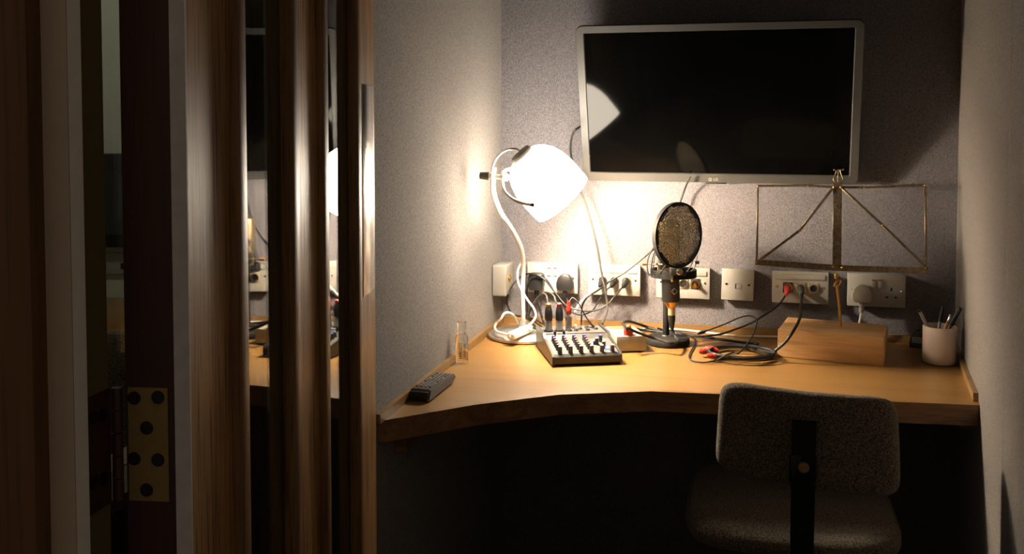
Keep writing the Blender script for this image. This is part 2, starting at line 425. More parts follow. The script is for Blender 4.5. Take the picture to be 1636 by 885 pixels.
# front wall left of the frame, right of the opening, and above it
OPEN_R = HINGE+FD*0.90
FN = Vector((FD.y, -FD.x, 0)); FN = FN if FN.y < 0 else -FN        # towards the corridor
wf = struct(slab(OPEN_R+FN*0.0, RIGHT_END+FD*0.1, FN, 0, H_ROOM, 0.1).build('wall_front', M['wall_plain'], smooth=False))
slab(HINGE-FD*0.09, OPEN_R, FN, 2.08, H_ROOM, 0.1).build('panel', M['wall_plain'], wf, smooth=False)

# ---------------------------------------------------------------- door frame (hinge side)
def col_pts(pts, z0, z1):
    return MB().prism([(p[0], p[1]) for p in pts], z0, z1)
jd = Vector((math.sin(math.radians(10)), math.cos(math.radians(10)), 0))
def XZ(x, Z): return Vector(((x-CX)/F*Z, Z, 0))
fr = struct(col_pts([XZ(109, .80), XZ(109, .80)+jd*0.0164, XZ(109, .80)+jd*0.0164+Vector((-.06, 0.0, 0)), XZ(44, .80)+Vector((-.03, 0, 0))], 0, 2.08).build('trim_1', M['frame_grey'], smooth=False))
kn = HINGE.copy()
col_pts([XZ(109.5, .80)+Vector((.0003,0,0)), XZ(109.5, .80)+jd*0.0160+Vector((.0018,0,0)), XZ(109.5, .80)+jd*0.0160, XZ(109.5, .80)+jd*0.002], 0, 2.07).build('lit_side', M['lit_side'], fr, smooth=False)  # thin pale facing, stands in for lamp light on the stop's side
rp = [kn, kn-jd*0.05, kn-jd*0.05+Vector((-.07, -0.0, 0)), kn+Vector((-.08, 0.0, 0))]
col_pts(rp, 0, 2.08).build('rebate', M['frame_olive'], fr, smooth=False)
col_pts([XZ(44, .775), XZ(44, .775)+Vector((0.0, 0.03, 0)), XZ(44, .775)+Vector((-.25, .08, 0)), XZ(44, .775)+Vector((-.25, .045, 0))], 0, 2.3).build('architrave', M['frame_brown'], fr, smooth=False)

# ---------------------------------------------------------------- the door
AL = math.radians(4.65)
DC = XZ(291, .86)
dd = Vector((math.sin(AL), math.cos(AL), 0)); dn = Vector((math.cos(AL), -math.sin(AL), 0))
d_root = bpy.data.objects.new('door_1', None); COL.objects.link(d_root); d_root.location = DC; struct(d_root, 'open oak door with two narrow tall glass panels')
d_root.rotation_euler = (0, 0, math.pi/2-AL)      # local x along the door, local -y out of the visible face
DW, DT = 0.765, 0.056
P1a, P1b, P2a, P2b = 0.1352, 0.2913, 0.4462, 0.6123
GZ0, GZ1 = 0.30, 1.86
def dbox(x0, x1, y0, y1, z0, z1, name, mat, parent=d_root, bev=0.0):
    return MB().box(((x0+x1)/2, (y0+y1)/2, (z0+z1)/2), (abs(x1-x0), abs(y1-y0), z1-z0), None, bev).build(name, mat, parent, smooth=bev > 0)
SK = 0.0
for (a, b) in ((0.006, P1a-0.012), (P1b+0.012, P2a-0.012), (P2b+0.012, DW)):
    dbox(a, b, 0, DT, 0.005, 2.045, 'stile', M['door'])
for (a, b) in ((P1a-0.012, P1b+0.012), (P2a-0.012, P2b+0.012)):
    dbox(a, b, 0, DT, 0.005, GZ0-0.012, 'bottom_rail', M['door']); dbox(a, b, 0, DT, GZ1+0.012, 2.045, 'top_rail', M['door'])
dbox(-0.0, 0.006, 0.010, DT, 0.005, 2.045, 'edge_lipping', M['doorcore'])
MB().prism([(-0.0015, 0.010), (-0.0015, 0.0062), (0.0058, -0.0012), (0.0085, -0.0012), (0.0085, 0.0), (0.0058, 0.0), (0.0058, 0.010)], 0.005, 2.045).build('edge_strip', M['grey_strip'], d_root, smooth=False)
for (a, b) in ((P1a, P1b), (P2a, P2b)):
    dbox(a-0.010, b+0.010, 0.0065, 0.0125, GZ0-0.01, GZ1+0.01, 'glass_pane', M['glass'])
    dbox(a-0.010, b+0.010, 0.0300, 0.0360, GZ0-0.01, GZ1+0.01, 'glass_pane', M['glass'])
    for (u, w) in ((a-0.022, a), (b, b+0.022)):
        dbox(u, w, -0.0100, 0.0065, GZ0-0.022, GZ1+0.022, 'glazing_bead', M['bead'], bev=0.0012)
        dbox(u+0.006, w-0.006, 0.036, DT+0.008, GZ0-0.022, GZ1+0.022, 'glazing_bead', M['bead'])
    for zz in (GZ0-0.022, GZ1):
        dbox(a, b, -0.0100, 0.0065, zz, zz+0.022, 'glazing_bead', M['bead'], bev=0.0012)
fp = dbox(0.674, 0.748, -0.0022, 0.0, 1.052, 1.390, 'finger_plate', M['plate'], bev=0.0008)
fp['label'] = 'satin metal finger plate'
# hinge leaf on the door edge and on the frame, knuckles between
hz0, hz1 = 0.985, 1.087
hz0 = PY(230, 800, .862).z; hz1 = PY(230, 619, .862).z
lf = MB().box((-0.0008, 0.0165+0.0185, (hz0+hz1)/2), (0.0016, 0.037, hz1-hz0)).build('hinge_leaf', M['brass_old'], d_root, smooth=False)
lf['label'] = 'brass hinge leaf with six dark screws'
for (px, py) in ((214, 636), (252, 635), (234, 684), (214, 733), (252, 735), (234, 783)):
    p = PP(px, py, DC-dd*0.0018, dd); pl = wm(d_root).inverted() @ p
    MB().cyl((-0.0016, pl.y, pl.z), (-0.0024, pl.y, pl.z), 0.0062, 0.0058, 20).build('screw', M['screw'], lf)
hinge = MB()
for i in range(5):
    z0 = hz0+(hz1-hz0)*i/5; z1 = hz0+(hz1-hz0)*(i+1)/5
    hinge.cyl((kn.x+.006, kn.y+.004, z0+.0006), (kn.x+.006, kn.y+.004, z1-.0006), 0.0048, None, 16)
hinge.build('hinge_knuckle', M['doorcore'], fr)
fl = MB(); pj = kn-jd*0.037
perp = Vector((jd.y, -jd.x, 0))
fl.hexa([pj+perp*.0001+Vector((0, 0, hz0)), kn+perp*.0001+Vector((0, 0, hz0)), kn+perp*.0016+Vector((0, 0, hz0)), pj+perp*.0016+Vector((0, 0, hz0)),
         pj+perp*.0001+Vector((0, 0, hz1)), kn+perp*.0001+Vector((0, 0, hz1)), kn+perp*.0016+Vector((0, 0, hz1)), pj+perp*.0016+Vector((0, 0, hz1))])
fl = fl.build('hinge_leaf', M['doorcore'], fr, smooth=False)
for zz in (0.2, 0.75):
    for k in (0.012, 0.026):
        c = kn-jd*k+Vector((0, 0, hz0+(hz1-hz0)*(1-zz if k < .02 else 1.02-zz)))
        MB().cyl(c+perp*.0016, c+perp*.0024, 0.006, None, 16).build('screw', M['screw'], fl)

# ---------------------------------------------------------------- desk
dpx = [(613, 674), (690, 658.5), (760, 646.5), (893, 630.6), (1041, 625.2), (1151, 629.8), (1300, 636.5), (1433, 642), (1559, 647)]
front = [v2(PZ(x, y, DESK)) for x, y in dpx]
front[0] = v2(CORL)+DL*((front[0]-CORL).dot(DL))+NL*0.001
front[-1] = CORR+DR*((front[-1]-CORR).dot(DR))+NR*0.001
cl = CORL+UB*0.002+DL*0.002; cr_ = CORR-UB*0.002+DR*0.002
desk = thing('desk', 'oak veneered built-in desk with concave front edge spanning the booth', 'desk', v2(front[4]))
def inset(pl, d):
    out = []
    for i, p in enumerate(pl):
        t = (pl[min(i+1, len(pl)-1)]-pl[max(i-1, 0)]).normalized(); out.append(p+Vector((-t.y, t.x, 0))*d)
    return out
fin = inset(front, 0.012)
fin[0] = front[0]-DL*0.012; fin[-1] = front[-1]-DR*0.012
top = MB().prism([(p.x, p.y) for p in fin]+[(cr_.x, cr_.y), (cl.x, cl.y)], DESK-0.043, DESK).build('worktop', M['desk'], desk, world=True, smooth=False)
for (i, j) in ((0, 3), (3, 4), (4, 8)):
    f = front[i:j+1]; g = fin[i:j+1]
    f = list(f); g = list(g)
    if i: f[0] = f[0]+(f[1]-f[0]).normalized()*0.0005; g[0] = g[0]+(g[1]-g[0]).normalized()*0.0005
    MB().prism([(p.x, p.y) for p in f]+[(p.x, p.y) for p in reversed(g)], DESK-0.044, DESK+0.0003).build('lipping', M['lip'], desk, world=True, smooth=False)
pg = PZ(1547, 652, DESK)+Vector((-.035, 0, -.016))
def strip(a, b, n, z0, z1, t):
    k = n*t; Z = Vector((0, 0, 1))
    return MB().hexa([a+Z*z0, b+Z*z0, b+k+Z*z0, a+k+Z*z0, a+Z*z1, b+Z*z1, b+k+Z*z1, a+k+Z*z1])
fl0 = isect(CORL, DL, front[0], (front[1]-front[0]).normalized())
upm = []
upm.append(strip(CORL+NL*0.0005+DL*0.013, v2(L0)+NL*.0005+DL*0.004, NL, DESK+0.0005, DESK+0.019, 0.011))
upm.append(strip(CORL+NB*0.0005+UB*0.001, CORR+NB*0.0005-UB*0.006, NB, DESK+0.0005, DESK+0.019, 0.012))
upm.append(strip(CORR+NR*0.0005+DR*0.013, v2(R0)+NR*.0005+DR*0.004, NR, DESK+0.0005, DESK+0.019, 0.010))
for u in upm: u.build('upstand', M['upstand'], desk, world=True, smooth=False)
# two timber battens carrying the desk along the side walls
strip(CORL+NL*0.001+DL*0.05, v2(L0)+NL*.001-DL*0.1, NL, DESK-0.09, DESK-0.0435, 0.025).build('support_batten', M['lip'], desk, world=True, smooth=False)
strip(CORR+NR*0.001+DR*0.05, v2(R0)+NR*.001-DR*0.1, NR, DESK-0.09, DESK-0.0435, 0.025).build('support_batten', M['lip'], desk, world=True, smooth=False)

def D(x, y, h=.004): return PZ(x, y, DESK+h)
def cable(name, label, pts, r, mat, k=16, cat='cable', group=None, pins=(0, 0)):
    o = MB().tube(lay(pts, r, None, pins, k), r, 8).build(name, mat); recenter(o); return tag(o, label, cat, group)
cable('white_cable', 'white cable lying along the back upstand behind the microphone', [D(880, 527, .004), D(930, 528, .004), D(965, 526, .004), D(1000, 526, .004), D(1040, 525.5, .004), D(1080, 526, .004), D(1110, 529, .004), D(1140, 532.5, .004), D(1165, 535, .004), D(1190, 537, .004), D(1240, 538, .004), D(1275, 540, .004)], .0028, M['whitecable'])
cable('black_cable', 'black cable running flat behind the mixer', [D(838, 522, .004), D(865, 523, .004), D(900, 524, .004), D(940, 523, .004), D(975, 523, .004), D(1005, 524, .004), D(1030, 527, .004), D(1048, 530, .004)], .0030, M['rubber'])

# ---------------------------------------------------------------- television
TVC = Vector((0.5402, 2.5817, 1.3685)); yaw, tilt, roll, TW, THH = -0.2568, 0.3017, 0.0025, 0.735, 0.4434
tv = thing('television', 'grey framed flat television tilted down on the back wall', 'television', TVC)
u_ = Vector((math.cos(yaw), math.sin(yaw), 0)); n_ = Vector((math.sin(yaw), -math.cos(yaw), 0)); up_ = Vector((0, 0, 1))*math.cos(tilt)+n_*math.sin(tilt)
nf = u_.cross(up_)      # outward normal of the screen
RT = Matrix((u_, up_, nf)).transposed()
tv.rotation_euler = RT.to_euler()
# local: x right, y up, z out of the screen
def rrect(w, h, r, n=5):
    pts = []
    for (cx, cy, a0) in ((w/2-r, h/2-r, 0), (-w/2+r, h/2-r, 90), (-w/2+r, -h/2+r, 180), (w/2-r, -h/2+r, 270)):
        for i in range(n+1):
            a = math.radians(a0+90*i/n); pts.append((cx+r*math.cos(a), cy+r*math.sin(a)))
    return pts
def loft(loops, caps=(True, True)):
    mb = MB(); prev = None; fs = None
    for lp in loops:
        cur = [mb.bm.verts.new(p) for p in lp]
        if prev: mb.bridge(prev, cur)
        else: fs = cur
        prev = cur
    if caps[0]: mb.bm.faces.new(list(reversed(fs)))
    if caps[1]: mb.bm.faces.new(prev)
    return mb
def off(pts, z, dx=0, dy=0): return [(p[0]+dx, p[1]+dy, z) for p in pts]
sw, sh = TW-0.046, THH-0.048
scy = 0.003
o1 = rrect(TW, THH, 0.020); o2 = rrect(TW-.003, THH-.003, 0.019); i1 = rrect(sw+.004, sh+.004, 0.003); i2 = rrect(sw, sh, 0.002)
loft([off(o1, -0.012), off(o1, -0.004), off(o2, 0.0), off(i1, 0.0, 0, scy), off(i2, -0.0035, 0, scy)], (False, False)).build('bezel', M['tvframe'], tv)
loft([off(rrect(TW-.004, THH-.004, .019), -0.012), off(rrect(TW-.004, THH-.004, .019), -0.016), off(rrect(TW-.22, THH-.16, .03), -0.040)], (True, True)).build('back_cover', M['tvblack'], tv)
MB().box((0, scy, -0.006), (sw+.004, sh+.004, 0.005)).build('screen', M['screen'], tv, smooth=False)
lgx, lgy = -0.009, -THH/2+0.0105
text_obj('logo_lettering', 'LG', 0.0105, M['print_white'], tv, Matrix.Translation((lgx+0.009, lgy, 0.0001)))
lg = MB(); lg.lathe([(0.0048, 0.0002), (0.0048, 0.0006), (0.0036, 0.0006), (0.0036, 0.0002)], (lgx-0.006, lgy, 0), (0, 0, 1), 24, True)
lg.box((lgx-0.0062, lgy+0.0002, 0.0004), (0.0009, 0.0042, 0.0004)); lg.box((lgx-0.0045, lgy-0.0016, 0.0004), (0.003, 0.0009, 0.0004))
lg.build('logo_emblem', M['print_white'], tv)
MB().box((0, -THH/2-0.0015, -0.006), (0.055, 0.003, 0.01), None, .001).build('infrared_window', M['tvblack'], tv)
# tilting wall bracket
br = thing('wall_bracket', 'black tilting bracket holding the television to the wall', 'bracket', BW(1150, 170, 0), AB)
MB().box((0, -0.004, 0.0), (0.2, 0.006, 0.2), None, .001).build('wall_plate', M['black_matt'], br)
for sx in (-.08, .08): MB().tube([(sx, -0.006, 0.06), (sx, -0.025, 0.03), (sx, -0.03, -0.02)], 0.007, 8).build('tilt_arm', M['black_matt'], br)

# ---------------------------------------------------------------- desk lamp
LB = PZ(834, 538, DESK)+NL*0.0045; LY = LB.y
lamp = thing('desk_lamp', 'glowing white desk lamp with curved stem and round silver base', 'lamp', LB)
MB().lathe([(0, 0), (0.092, 0), (0.096, 0.003), (0.096, 0.009), (0.089, 0.0135), (0.02, 0.019), (0, 0.019)], n=64).build('base', M['silver'], lamp)
LHY = LY-0.16       # the head leans a little towards the room
def LP(x, y, f=0.0): return PY(x, y, LY*(1-f)+LHY*f)
st = [LB+Vector((0, 0, .017)), LP(835, 470), LP(836, 430), LP(833, 398, .3), LP(819, 368, .6), LP(801, 340, .8), LP(790, 312, .95), LP(788, 290, 1), LP(789.5, 268, 1)]
MB().tube(spline(st, 8), 0.0058, 12).build('stem', M['stem'], lamp, world=True)
MB().lathe([(0.0155, 0), (0.0135, 0.02), (0.010, 0.028), (0, 0.028)], LB+Vector((0, 0, .018)), n=28).build('stem_socket', M['silver'], lamp, world=True)
# shade: axis points down to the right and a little away
sa = Vector((0.66, 0.13, -0.72)).normalized()
sc0 = PY(872, 289, LHY)
SR = 0.965
prof = [(0.030, -0.092), (0.046, -0.086), (0.062, -0.073), (0.075, -0.053), (0.0835, -0.026), (0.087, 0.0), (0.0872, 0.025), (0.0865, 0.058), (0.0855, 0.066), (0.0825, 0.067), (0.082, 0.058), (0.083, 0.025), (0.083, 0.0), (0.0795, -0.025), (0.071, -0.050), (0.058, -0.070), (0.043, -0.082), (0.030, -0.088)]
prof = [(r*SR, h*SR) for r, h in prof]
sh_o = MB().lathe(prof, sc0, sa, 56, True).build('shade', M['shade'], lamp, world=True)
sh_o['label'] = 'glowing opal white shade'
MB().lathe([(0, -0.101), (0.027, -0.099), (0.0305, -0.0935), (0.0305, -0.080), (0, -0.080)], sc0, sa, 40).build('shade_cap', M['lampgrey'], lamp, world=True)
MB().lathe([(0, -0.08), (0.014, -0.08), (0.014, -0.062), (0, -0.062)], sc0, sa, 24).build('bulb_holder', M['white'], lamp, world=True)
MB().lathe([(0, -0.066), (0.012, -0.064), (0.020, -0.050), (0.0225, -0.036), (0.020, -0.023), (0.011, -0.015), (0, -0.013)], sc0, sa, 24).build('bulb', M['bulb'], lamp, world=True)
ld = bpy.data.lights.new('lamp_bulb_light', 'POINT'); ld.energy = BULB_WATT; ld.color = (1.0, 0.84, 0.64); ld.shadow_soft_size = 0.02
lo = bpy.data.objects.new('lamp_bulb_light', ld); COL.objects.link(lo); lo.parent = lamp; lo.location = sc0+sa*0.012-LB
# yoke: half hoop from pivot to pivot through the clamp
pv = PY(850.5, 327, LHY-0.088)
hub = PY(806, 283, LHY-0.015)
yk = [hub, PY(802.5, 290, LHY-0.04), PY(805, 304, LHY-0.07), PY(817, 317, LHY-0.092), PY(834, 324, LHY-0.096), pv+Vector((0, -.004, 0))]
ym = MB(); yp = spline(yk, 8)
ym.tube(yp, 0.0048, 8); ym.build('yoke', M['stem'], lamp, world=True)
back_pv = sc0+(sc0-pv); back_pv.x = sc0.x-0.02; back_pv.y = sc0.y+0.085; back_pv.z = sc0.z+0.01
MB().tube(spline([hub, hub+Vector((-.004, .04, .01)), hub+Vector((.02, .085, .015)), back_pv], 8), 0.0048, 8).build('yoke', M['stem'], lamp, world=True)
MB().cyl(pv+Vector((0, -.010, 0)), pv+Vector((0, .012, 0)), 0.005, None, 16).build('pivot_screw', M['lampgrey'], lamp, world=True)
kd = (PY(811, 283.5, LHY-.012)-PY(789, 282, LHY)).normalized()
kp = PY(789, 282, LHY)
MB().cyl(kp-kd*0.012, kp+kd*0.040, 0.0062, None, 16).cyl(kp+kd*0.024, kp+kd*0.036, 0.0095, None, 16).build('clamp', M['stem'], lamp, world=True)
MB().cyl(kp-kd*0.036, kp-kd*0.012, 0.0092, 0.0105, 14).cyl(kp-kd*0.014, kp-kd*0.008, .006, None, 12).build('clamp_knob', M['lampgrey'], lamp, world=True)
# cord: from the cap, over, down the stem, loops to the inline switch
capc = sc0-sa*0.10
c1 = [capc, PY(826, 238.5, LHY), PY(811, 239, LHY-.01), PY(796, 249, LHY-.012), PY(787, 266, LHY-.012), PY(785, 290, LHY-.012), PY(787, 312, LHY-.012), PY(797, 338, LHY-.012), PY(815, 364, LY-.05), PY(829, 392, LY-.03), PY(833, 415, LY-.012), PY(827, 434, LY-.014), PY(829, 455, LY-.016), PY(842, 478, LY-.03), PY(853, 493, LY-.04), PY(856, 505, LY-.05), PY(851, 514, LY-.055), PY(845, 519.5, LY-.06)]
MB().tube(spline(c1, 8), 0.0030, 8).build('cord', M['whitecable'], lamp, world=True)
sw1 = PZ(846, 524, DESK+.030); sw0 = PZ(816, 537, DESK+.028)
sd = (sw1-sw0).normalized(); sp = Vector((-sd.y, sd.x, 0)).normalized(); su = sd.cross(sp)
Msw = Matrix(((sd.x, sp.x, su.x, (sw0.x+sw1.x)/2), (sd.y, sp.y, su.y, (sw0.y+sw1.y)/2), (sd.z, sp.z, su.z, (sw0.z+sw1.z)/2), (0, 0, 0, 1)))
swm = MB().box((0, 0, 0), ((sw1-sw0).length, 0.024, 0.018), Msw, 0.005, 3).build('inline_switch', M['whitecable'], lamp, world=True)
MB().box((0.003, 0, 0.010), (0.016, 0.010, 0.005), Msw, 0.002).build('rocker', M['white'], swm, world=True)
c2 = [sw0, PZ(806, 533, DESK+.026), PZ(795, 530, DESK+.026), PZ(790.5, 523, DESK+.03), PZ(794, 515, DESK+.04), PY(801, 508, LY-.02), PY(806, 500.5, LY), PY(814, 499.5, LY+.02), PY(822, 505, LY+.04), PY(826, 514, LY+.06), PZ(832, 521, DESK+.004), PZ(850, 525, DESK+.004), PZ(878, 537, DESK+.004)]
MB().tube(lay(c2, 0.0030, lamp, (4, 0)), 0.0030, 8).build('cord', M['whitecable'], lamp, world=True)

# ---------------------------------------------------------------- wall plates and sockets
ZP = 0.879
def plate_at(x, name, label, cat, w=0.146, dep=0.030, tilt=0.0, group=None):
    p = BW(x, 450, dep); base = Vector((p.x, p.y, 0))-NB*dep
    t = thing(name, label, cat, base+Vector((0, 0, ZP)), AB, group)
    t.rotation_euler = (0, tilt, AB)
    MB().box((0, -(dep-.006)/2-.0003, 0), (w-.004, dep-.006, 0.082), None, .0015).build('back_box', M['switchwhite'], t)
    MB().box((0, -dep+.003, 0), (w, 0.006, 0.086), None, .002).build('faceplate', M['switchwhite'], t)
    for sx in (-1, 1):
        MB().cyl((sx*(0.060 if w > .1 else .030), -dep, 0.001), (sx*(0.060 if w > .1 else .030), -dep-.001, 0.001), 0.0032, None, 12).build('screw', M['screw'] if w < .1 else M['chrome'], t)
    return t
def xlr_sock(t, x, dep, kind):
    m = {'gold': M['goldpl'], 'grey': M['mixside']}[kind]
    c = MB().box((x, -dep-.001, -0.001), (0.026, 0.002, 0.029), None, .0008).build('connector', m, t)
    MB().lathe([(0.0115, 0), (0.0115, .004), (0.009, .004), (0.009, 0)], (x, -dep-.002, -.001), (0, -1, 0), 28, True).build('collar', M['chrome'] if kind == 'gold' else M['gold'], c)
    MB().cyl((x, -dep-.0019, -.001), (x, -dep-.0035, -.001), 0.009, None, 24).build('socket_insert', M['black'], c)
    for (sx, sz) in ((-.0095, .0105), (.0095, -.0125)):
        MB().cyl((x+sx, -dep-.002, sz), (x+sx, -dep-.0027, sz), 0.0017, None, 10).build('screw', M['chrome'], c)
def label_strip(t, dep):
    MB().box((0, -dep-.0012, 0.0275), (0.128, 0.003, 0.0135), None, .0012).build('label_strip', M['white'], t)
DEP = 0.030
Pa = plate_at(882.5, 'power_socket', 'white double power socket with two black plugs behind the lamp', 'socket')
Pb = plate_at(981.2, 'connector_plate', 'white plate with three plugged audio connectors beside the black plugs', 'wall plate')
Pc = plate_at(1091, 'connector_plate', 'white connector plate half hidden behind the microphone stand', 'wall plate')
Pd = plate_at(1178.6, 'telephone_socket', 'small square white telephone socket between the connector plates', 'socket', 0.086, 0.026, math.radians(1.3))
Pe = plate_at(1278.6, 'connector_plate', 'white connector plate with red and grey plugs under the music stand', 'wall plate')
Pf = plate_at(1400.6, 'power_socket', 'white double power socket with one white plug above the pine block', 'socket', dep=0.034)
for t in (Pb, Pc, Pe):
    label_strip(t, DEP)
XS = (-0.032, 0.001, 0.034)
for i, x in enumerate(XS): xlr_sock(Pb, x, DEP, 'gold')
xlr_sock(Pc, XS[0], DEP, 'gold'); xlr_sock(Pc, XS[1]+.001, DEP, 'gold'); xlr_sock(Pc, XS[2], DEP, 'grey')
xlr_sock(Pe, XS[0], DEP, 'grey'); xlr_sock(Pe, XS[1], DEP, 'gold'); xlr_sock(Pe, XS[2], DEP, 'gold')
MB().cyl((XS[2], -DEP-.003, -.001), (XS[2], -DEP-.022, -.003), .0052, .0045, 16).build('jack_adapter', M['gold'], Pc)
# rocker switches and pin holes
def rockers(t, dep, holes):
    for sx in (-0.0085, 0.0085):
        r = MB().box((sx, -dep-.002, 0.0185), (0.011, 0.005, 0.024), None, .0012).build('rocker_switch', M['switchwhite'], t)
        MB().box((sx, -dep-.0046, 0.0285), (0.0095, 0.0006, 0.003)).build('red_marker', M['red'], r)
    for hx in holes:
        for (x, z, w, h) in ((hx, .005, .0045, .0085), (hx-.011, -.016, .0068, .0042), (hx+.011, -.016, .0068, .0042)):
            MB().box((x, -dep-.0002, z), (w, 0.0008, h)).build('pin_hole', M['screw'], t)
rockers(Pa, DEP, ()); rockers(Pf, 0.034, (0.037,))
MB().box((0.001, -0.0265, -0.004), (0.015, 0.0010, 0.014), None, .0003).build('line_jack', M['screw'], Pd)
MB().box((0.003, -0.0272, -0.004), (0.013, 0.0014, 0.0125), None, .0003).build('jack_shutter', M['switchwhite'], Pd)
# plugs
def plug(name, label, mat, t, x, z, dep, shape, cable):
    o = thing(name, label, 'plug', wm(t) @ Vector((x, -dep, z)), AB)
    if shape == 'square': poly = [(-.022, -.019), (-.017, -.027), (.017, -.027), (.022, -.019), (.023, .012), (.017, .021), (-.017, .021), (-.023, .012)]
    else: poly = [(-.024, -.020), (-.018, -.026), (.018, -.026), (.024, -.020), (.0245, -.004), (.019, .012), (.009, .021), (-.009, .021), (-.019, .012), (-.0245, -.004)]
    Mx = Matrix.Rotation(math.pi/2, 4, 'X')      # poly (x,y)->(x,z), extrude to -y
    MB().prism(poly, 0.001, 0.034 if shape == 'square' else 0.026, Mx, 0.005).build('plug_body', mat, o)
    g = MB(); g.cyl((0, -.013, -.024), (0, -.013, -.052), .0068, .0052, 14)
    for k in range(5): g.lathe([(.0045, 0), (.0072, .001), (.0072, .003), (.0045, .004)], (0, -.013, -.030-k*.005), (0, 0, -1), 14)
    g.build('strain_relief', mat, o)
    MB().tube(lay(cable, .0032, o, (4, 0)), .0032, 8).build('cable', M['rubber'] if mat is not M['white'] else M['whitecable'], o, world=True)
    return o
def wl_(t, x, y, z): return wm(t) @ Vector((x, y, z))
plug('power_plug', 'squarish black power plug beside the lamp stem', M['black'], Pa, -0.043, -.005, DEP, 'square',
     [wl_(Pa, -.043, -.043, -.057), BW(862, 490, .045), BW(865, 504, .05), PZ(872, 522, DESK+.004), PZ(886, 538, DESK+.004)])
plug('power_plug', 'rounded black power plug beside the plate of audio plugs', M['black'], Pa, 0.039, -.006, DEP, 'round',
     [wl_(Pa, .039, -.043, -.058), BW(906, 480, .05), BW(908, 504, .055), PZ(912, 522, DESK+.004), PZ(920, 538, DESK+.004)])
plug('power_plug', 'white power plug above the pine block', M['white'], Pf, -0.0385, -.0035, 0.034, 'round',
     [wl_(Pf, -.0385, -.047, -.055), wl_(Pf, -.043, -.045, -.085), wl_(Pf, -.052, -.038, -.115), wl_(Pf, -.070, -.032, -.133), wl_(Pf, -.12, -.030, -.134)])

# small surface socket on the left wall
q = LW(785, 450, 0.0); s0 = (v2(q)-CORL).dot(DL)
al = math.atan2(-DL.y, -DL.x)      # local x: along the wall towards the corner; front is +/-y
lb = thing('wall_box', 'small white surface box with brass inlet on the left wall', 'wall box', CORL+DL*(s0-.046)+Vector((0, 0, 0.878)), al)
MB().box((0, -.0215, 0), (0.088, 0.041, 0.088), None, .004, 3).build('housing', M['switchwhite'], lb)
pl_ = MB().lathe([(0, 0), (.0085, 0), (.0085, .003), (.004, .003), (.004, .006), (0, .006)], (-.012, -.042, .004), (0, -1, 0), 20).build('inlet', M['gold'], lb)
MB().box((0.0, -.0425, -.004), (0.012, 0.002, 0.036)).build('inlet_plate', M['goldpl'], lb)

# ---------------------------------------------------------------- mixer
m0, m1 = PZ(882, 586, DESK), PZ(994, 582, DESK)
ma = math.atan2(m1.y-m0.y, m1.x-m0.x)+math.radians(1.0)
MWID, MDEP = (m1-m0).length, 0.215
mix = thing('audio_mixer', 'small grey audio mixer with rows of knobs and plugged cables', 'mixer', (m0+m1)/2, ma)
# local: x along the front, y to the back
def side_poly(): return [(0, .006), (0, .022), (.004, .026), (.105, .041), (.125, .049), (MDEP, .049), (MDEP, .004), (.012, .002)]
def mix_loft(x0, x1, poly, name, mat, parent=mix):
    b = MB(); b.hexa  # profile extruded along x
    A = [b.bm.verts.new((x0, p[0], p[1])) for p in poly]; B = [b.bm.verts.new((x1, p[0], p[1])) for p in poly]
    b.bridge(A, B); b.bm.faces.new(list(reversed(A))); b.bm.faces.new(B)
    return b.build(name, mat, parent, smooth=False)
mix_loft(-MWID/2+.006, MWID/2-.006, side_poly(), 'chassis', M['mixside'])
for sx in (-1, 1):
    xx = sx*(MWID/2-.003)
    mix_loft(xx-.003, xx+.003, [(-.002, .003), (-.002, .024), (.004, .029), (.105, .045), (.122, .054), (MDEP+.002, .054), (MDEP+.002, .003)], 'side_cheek', M['mixside'])
def mz(y):      # panel height at depth y
    return .026+(y-.004)*(.041-.026)/.101 if y < .105 else (.041+(y-.105)*.4 if y < .125 else .049)
mix_loft(-MWID/2+.007, MWID/2-.007, [(.008, mz(.008)+.0002), (.100, mz(.100)+.0002), (.100, mz(.1)+.0012), (.008, mz(.008)+.0012)], 'control_panel', M['mixgrey'])
mix_loft(-MWID/2+.007, MWID/2-.007, [(.128, .0492), (MDEP-.004, .0492), (MDEP-.004, .0505), (.128, .0505)], 'jack_panel', M['mixdark'])
pn = Vector((0, -.147, .989))
def knob(x, y, r, h, cap, name='knob'):
    z = mz(y)+.0012; p = Vector((x, y, z))
    k = MB().lathe([(r*1.15, 0), (r, h*.15), (r*.85, h), (0, h)], p, pn, 14).build(name, M['knob'], mix)
    MB().lathe([(r*.8, 0), (r*.7, .0012), (0, .0012)], p+pn*h, pn, 12).build('cap', cap, k)
    return k
cols = [-.064, -.038, -.012, .014]
for x in cols:
    knob(x, .016, .0056, .0165, M['knobtop'])
    for j, (y, c) in enumerate(((.036, M['knob']), (.050, M['knobred']), (.064, M['knobred']), (.079, M['knobblue']), (.093, M['knobblue']))):
        knob(x-.001, y, .0048, .0135, c)
for (x, y, c) in ((.040, .016, M['knobtop']), (.066, .016, M['knobtop']), (.038, .062, M['knobtop']), (.050, .040, M['knobtop']), (.052, .080, M['knobblue'])):
    knob(x, y, .0054, .0160, c)
MB().box((.058, .034, mz(.034)+.003), (.010, .006, .005), None, .001).build('indicator_light', M['led'], mix)
MB().box((.031, .062, mz(.062)+.005), (.004, .006, .010), None, .001).build('indicator_light', M['knobblue'], mix)
for x in (-.055, -.032): MB().box((x, .122, mz(.122)+.006), (.006, .006, .010), None, .001).build('release_latch', M['black'], mix)
jacks = [(-.064, .160, 'x'), (-.036, .160, 'x')]+[(-.010, .150, 'j'), (.006, .150, 'j'), (.020, .165, 'j'), (.036, .150, 'j'), (.040, .178, 'j'), (.060, .160, 'j'), (.058, .185, 'j'), (.024, .188, 'j'), (.006, .182, 'j')]
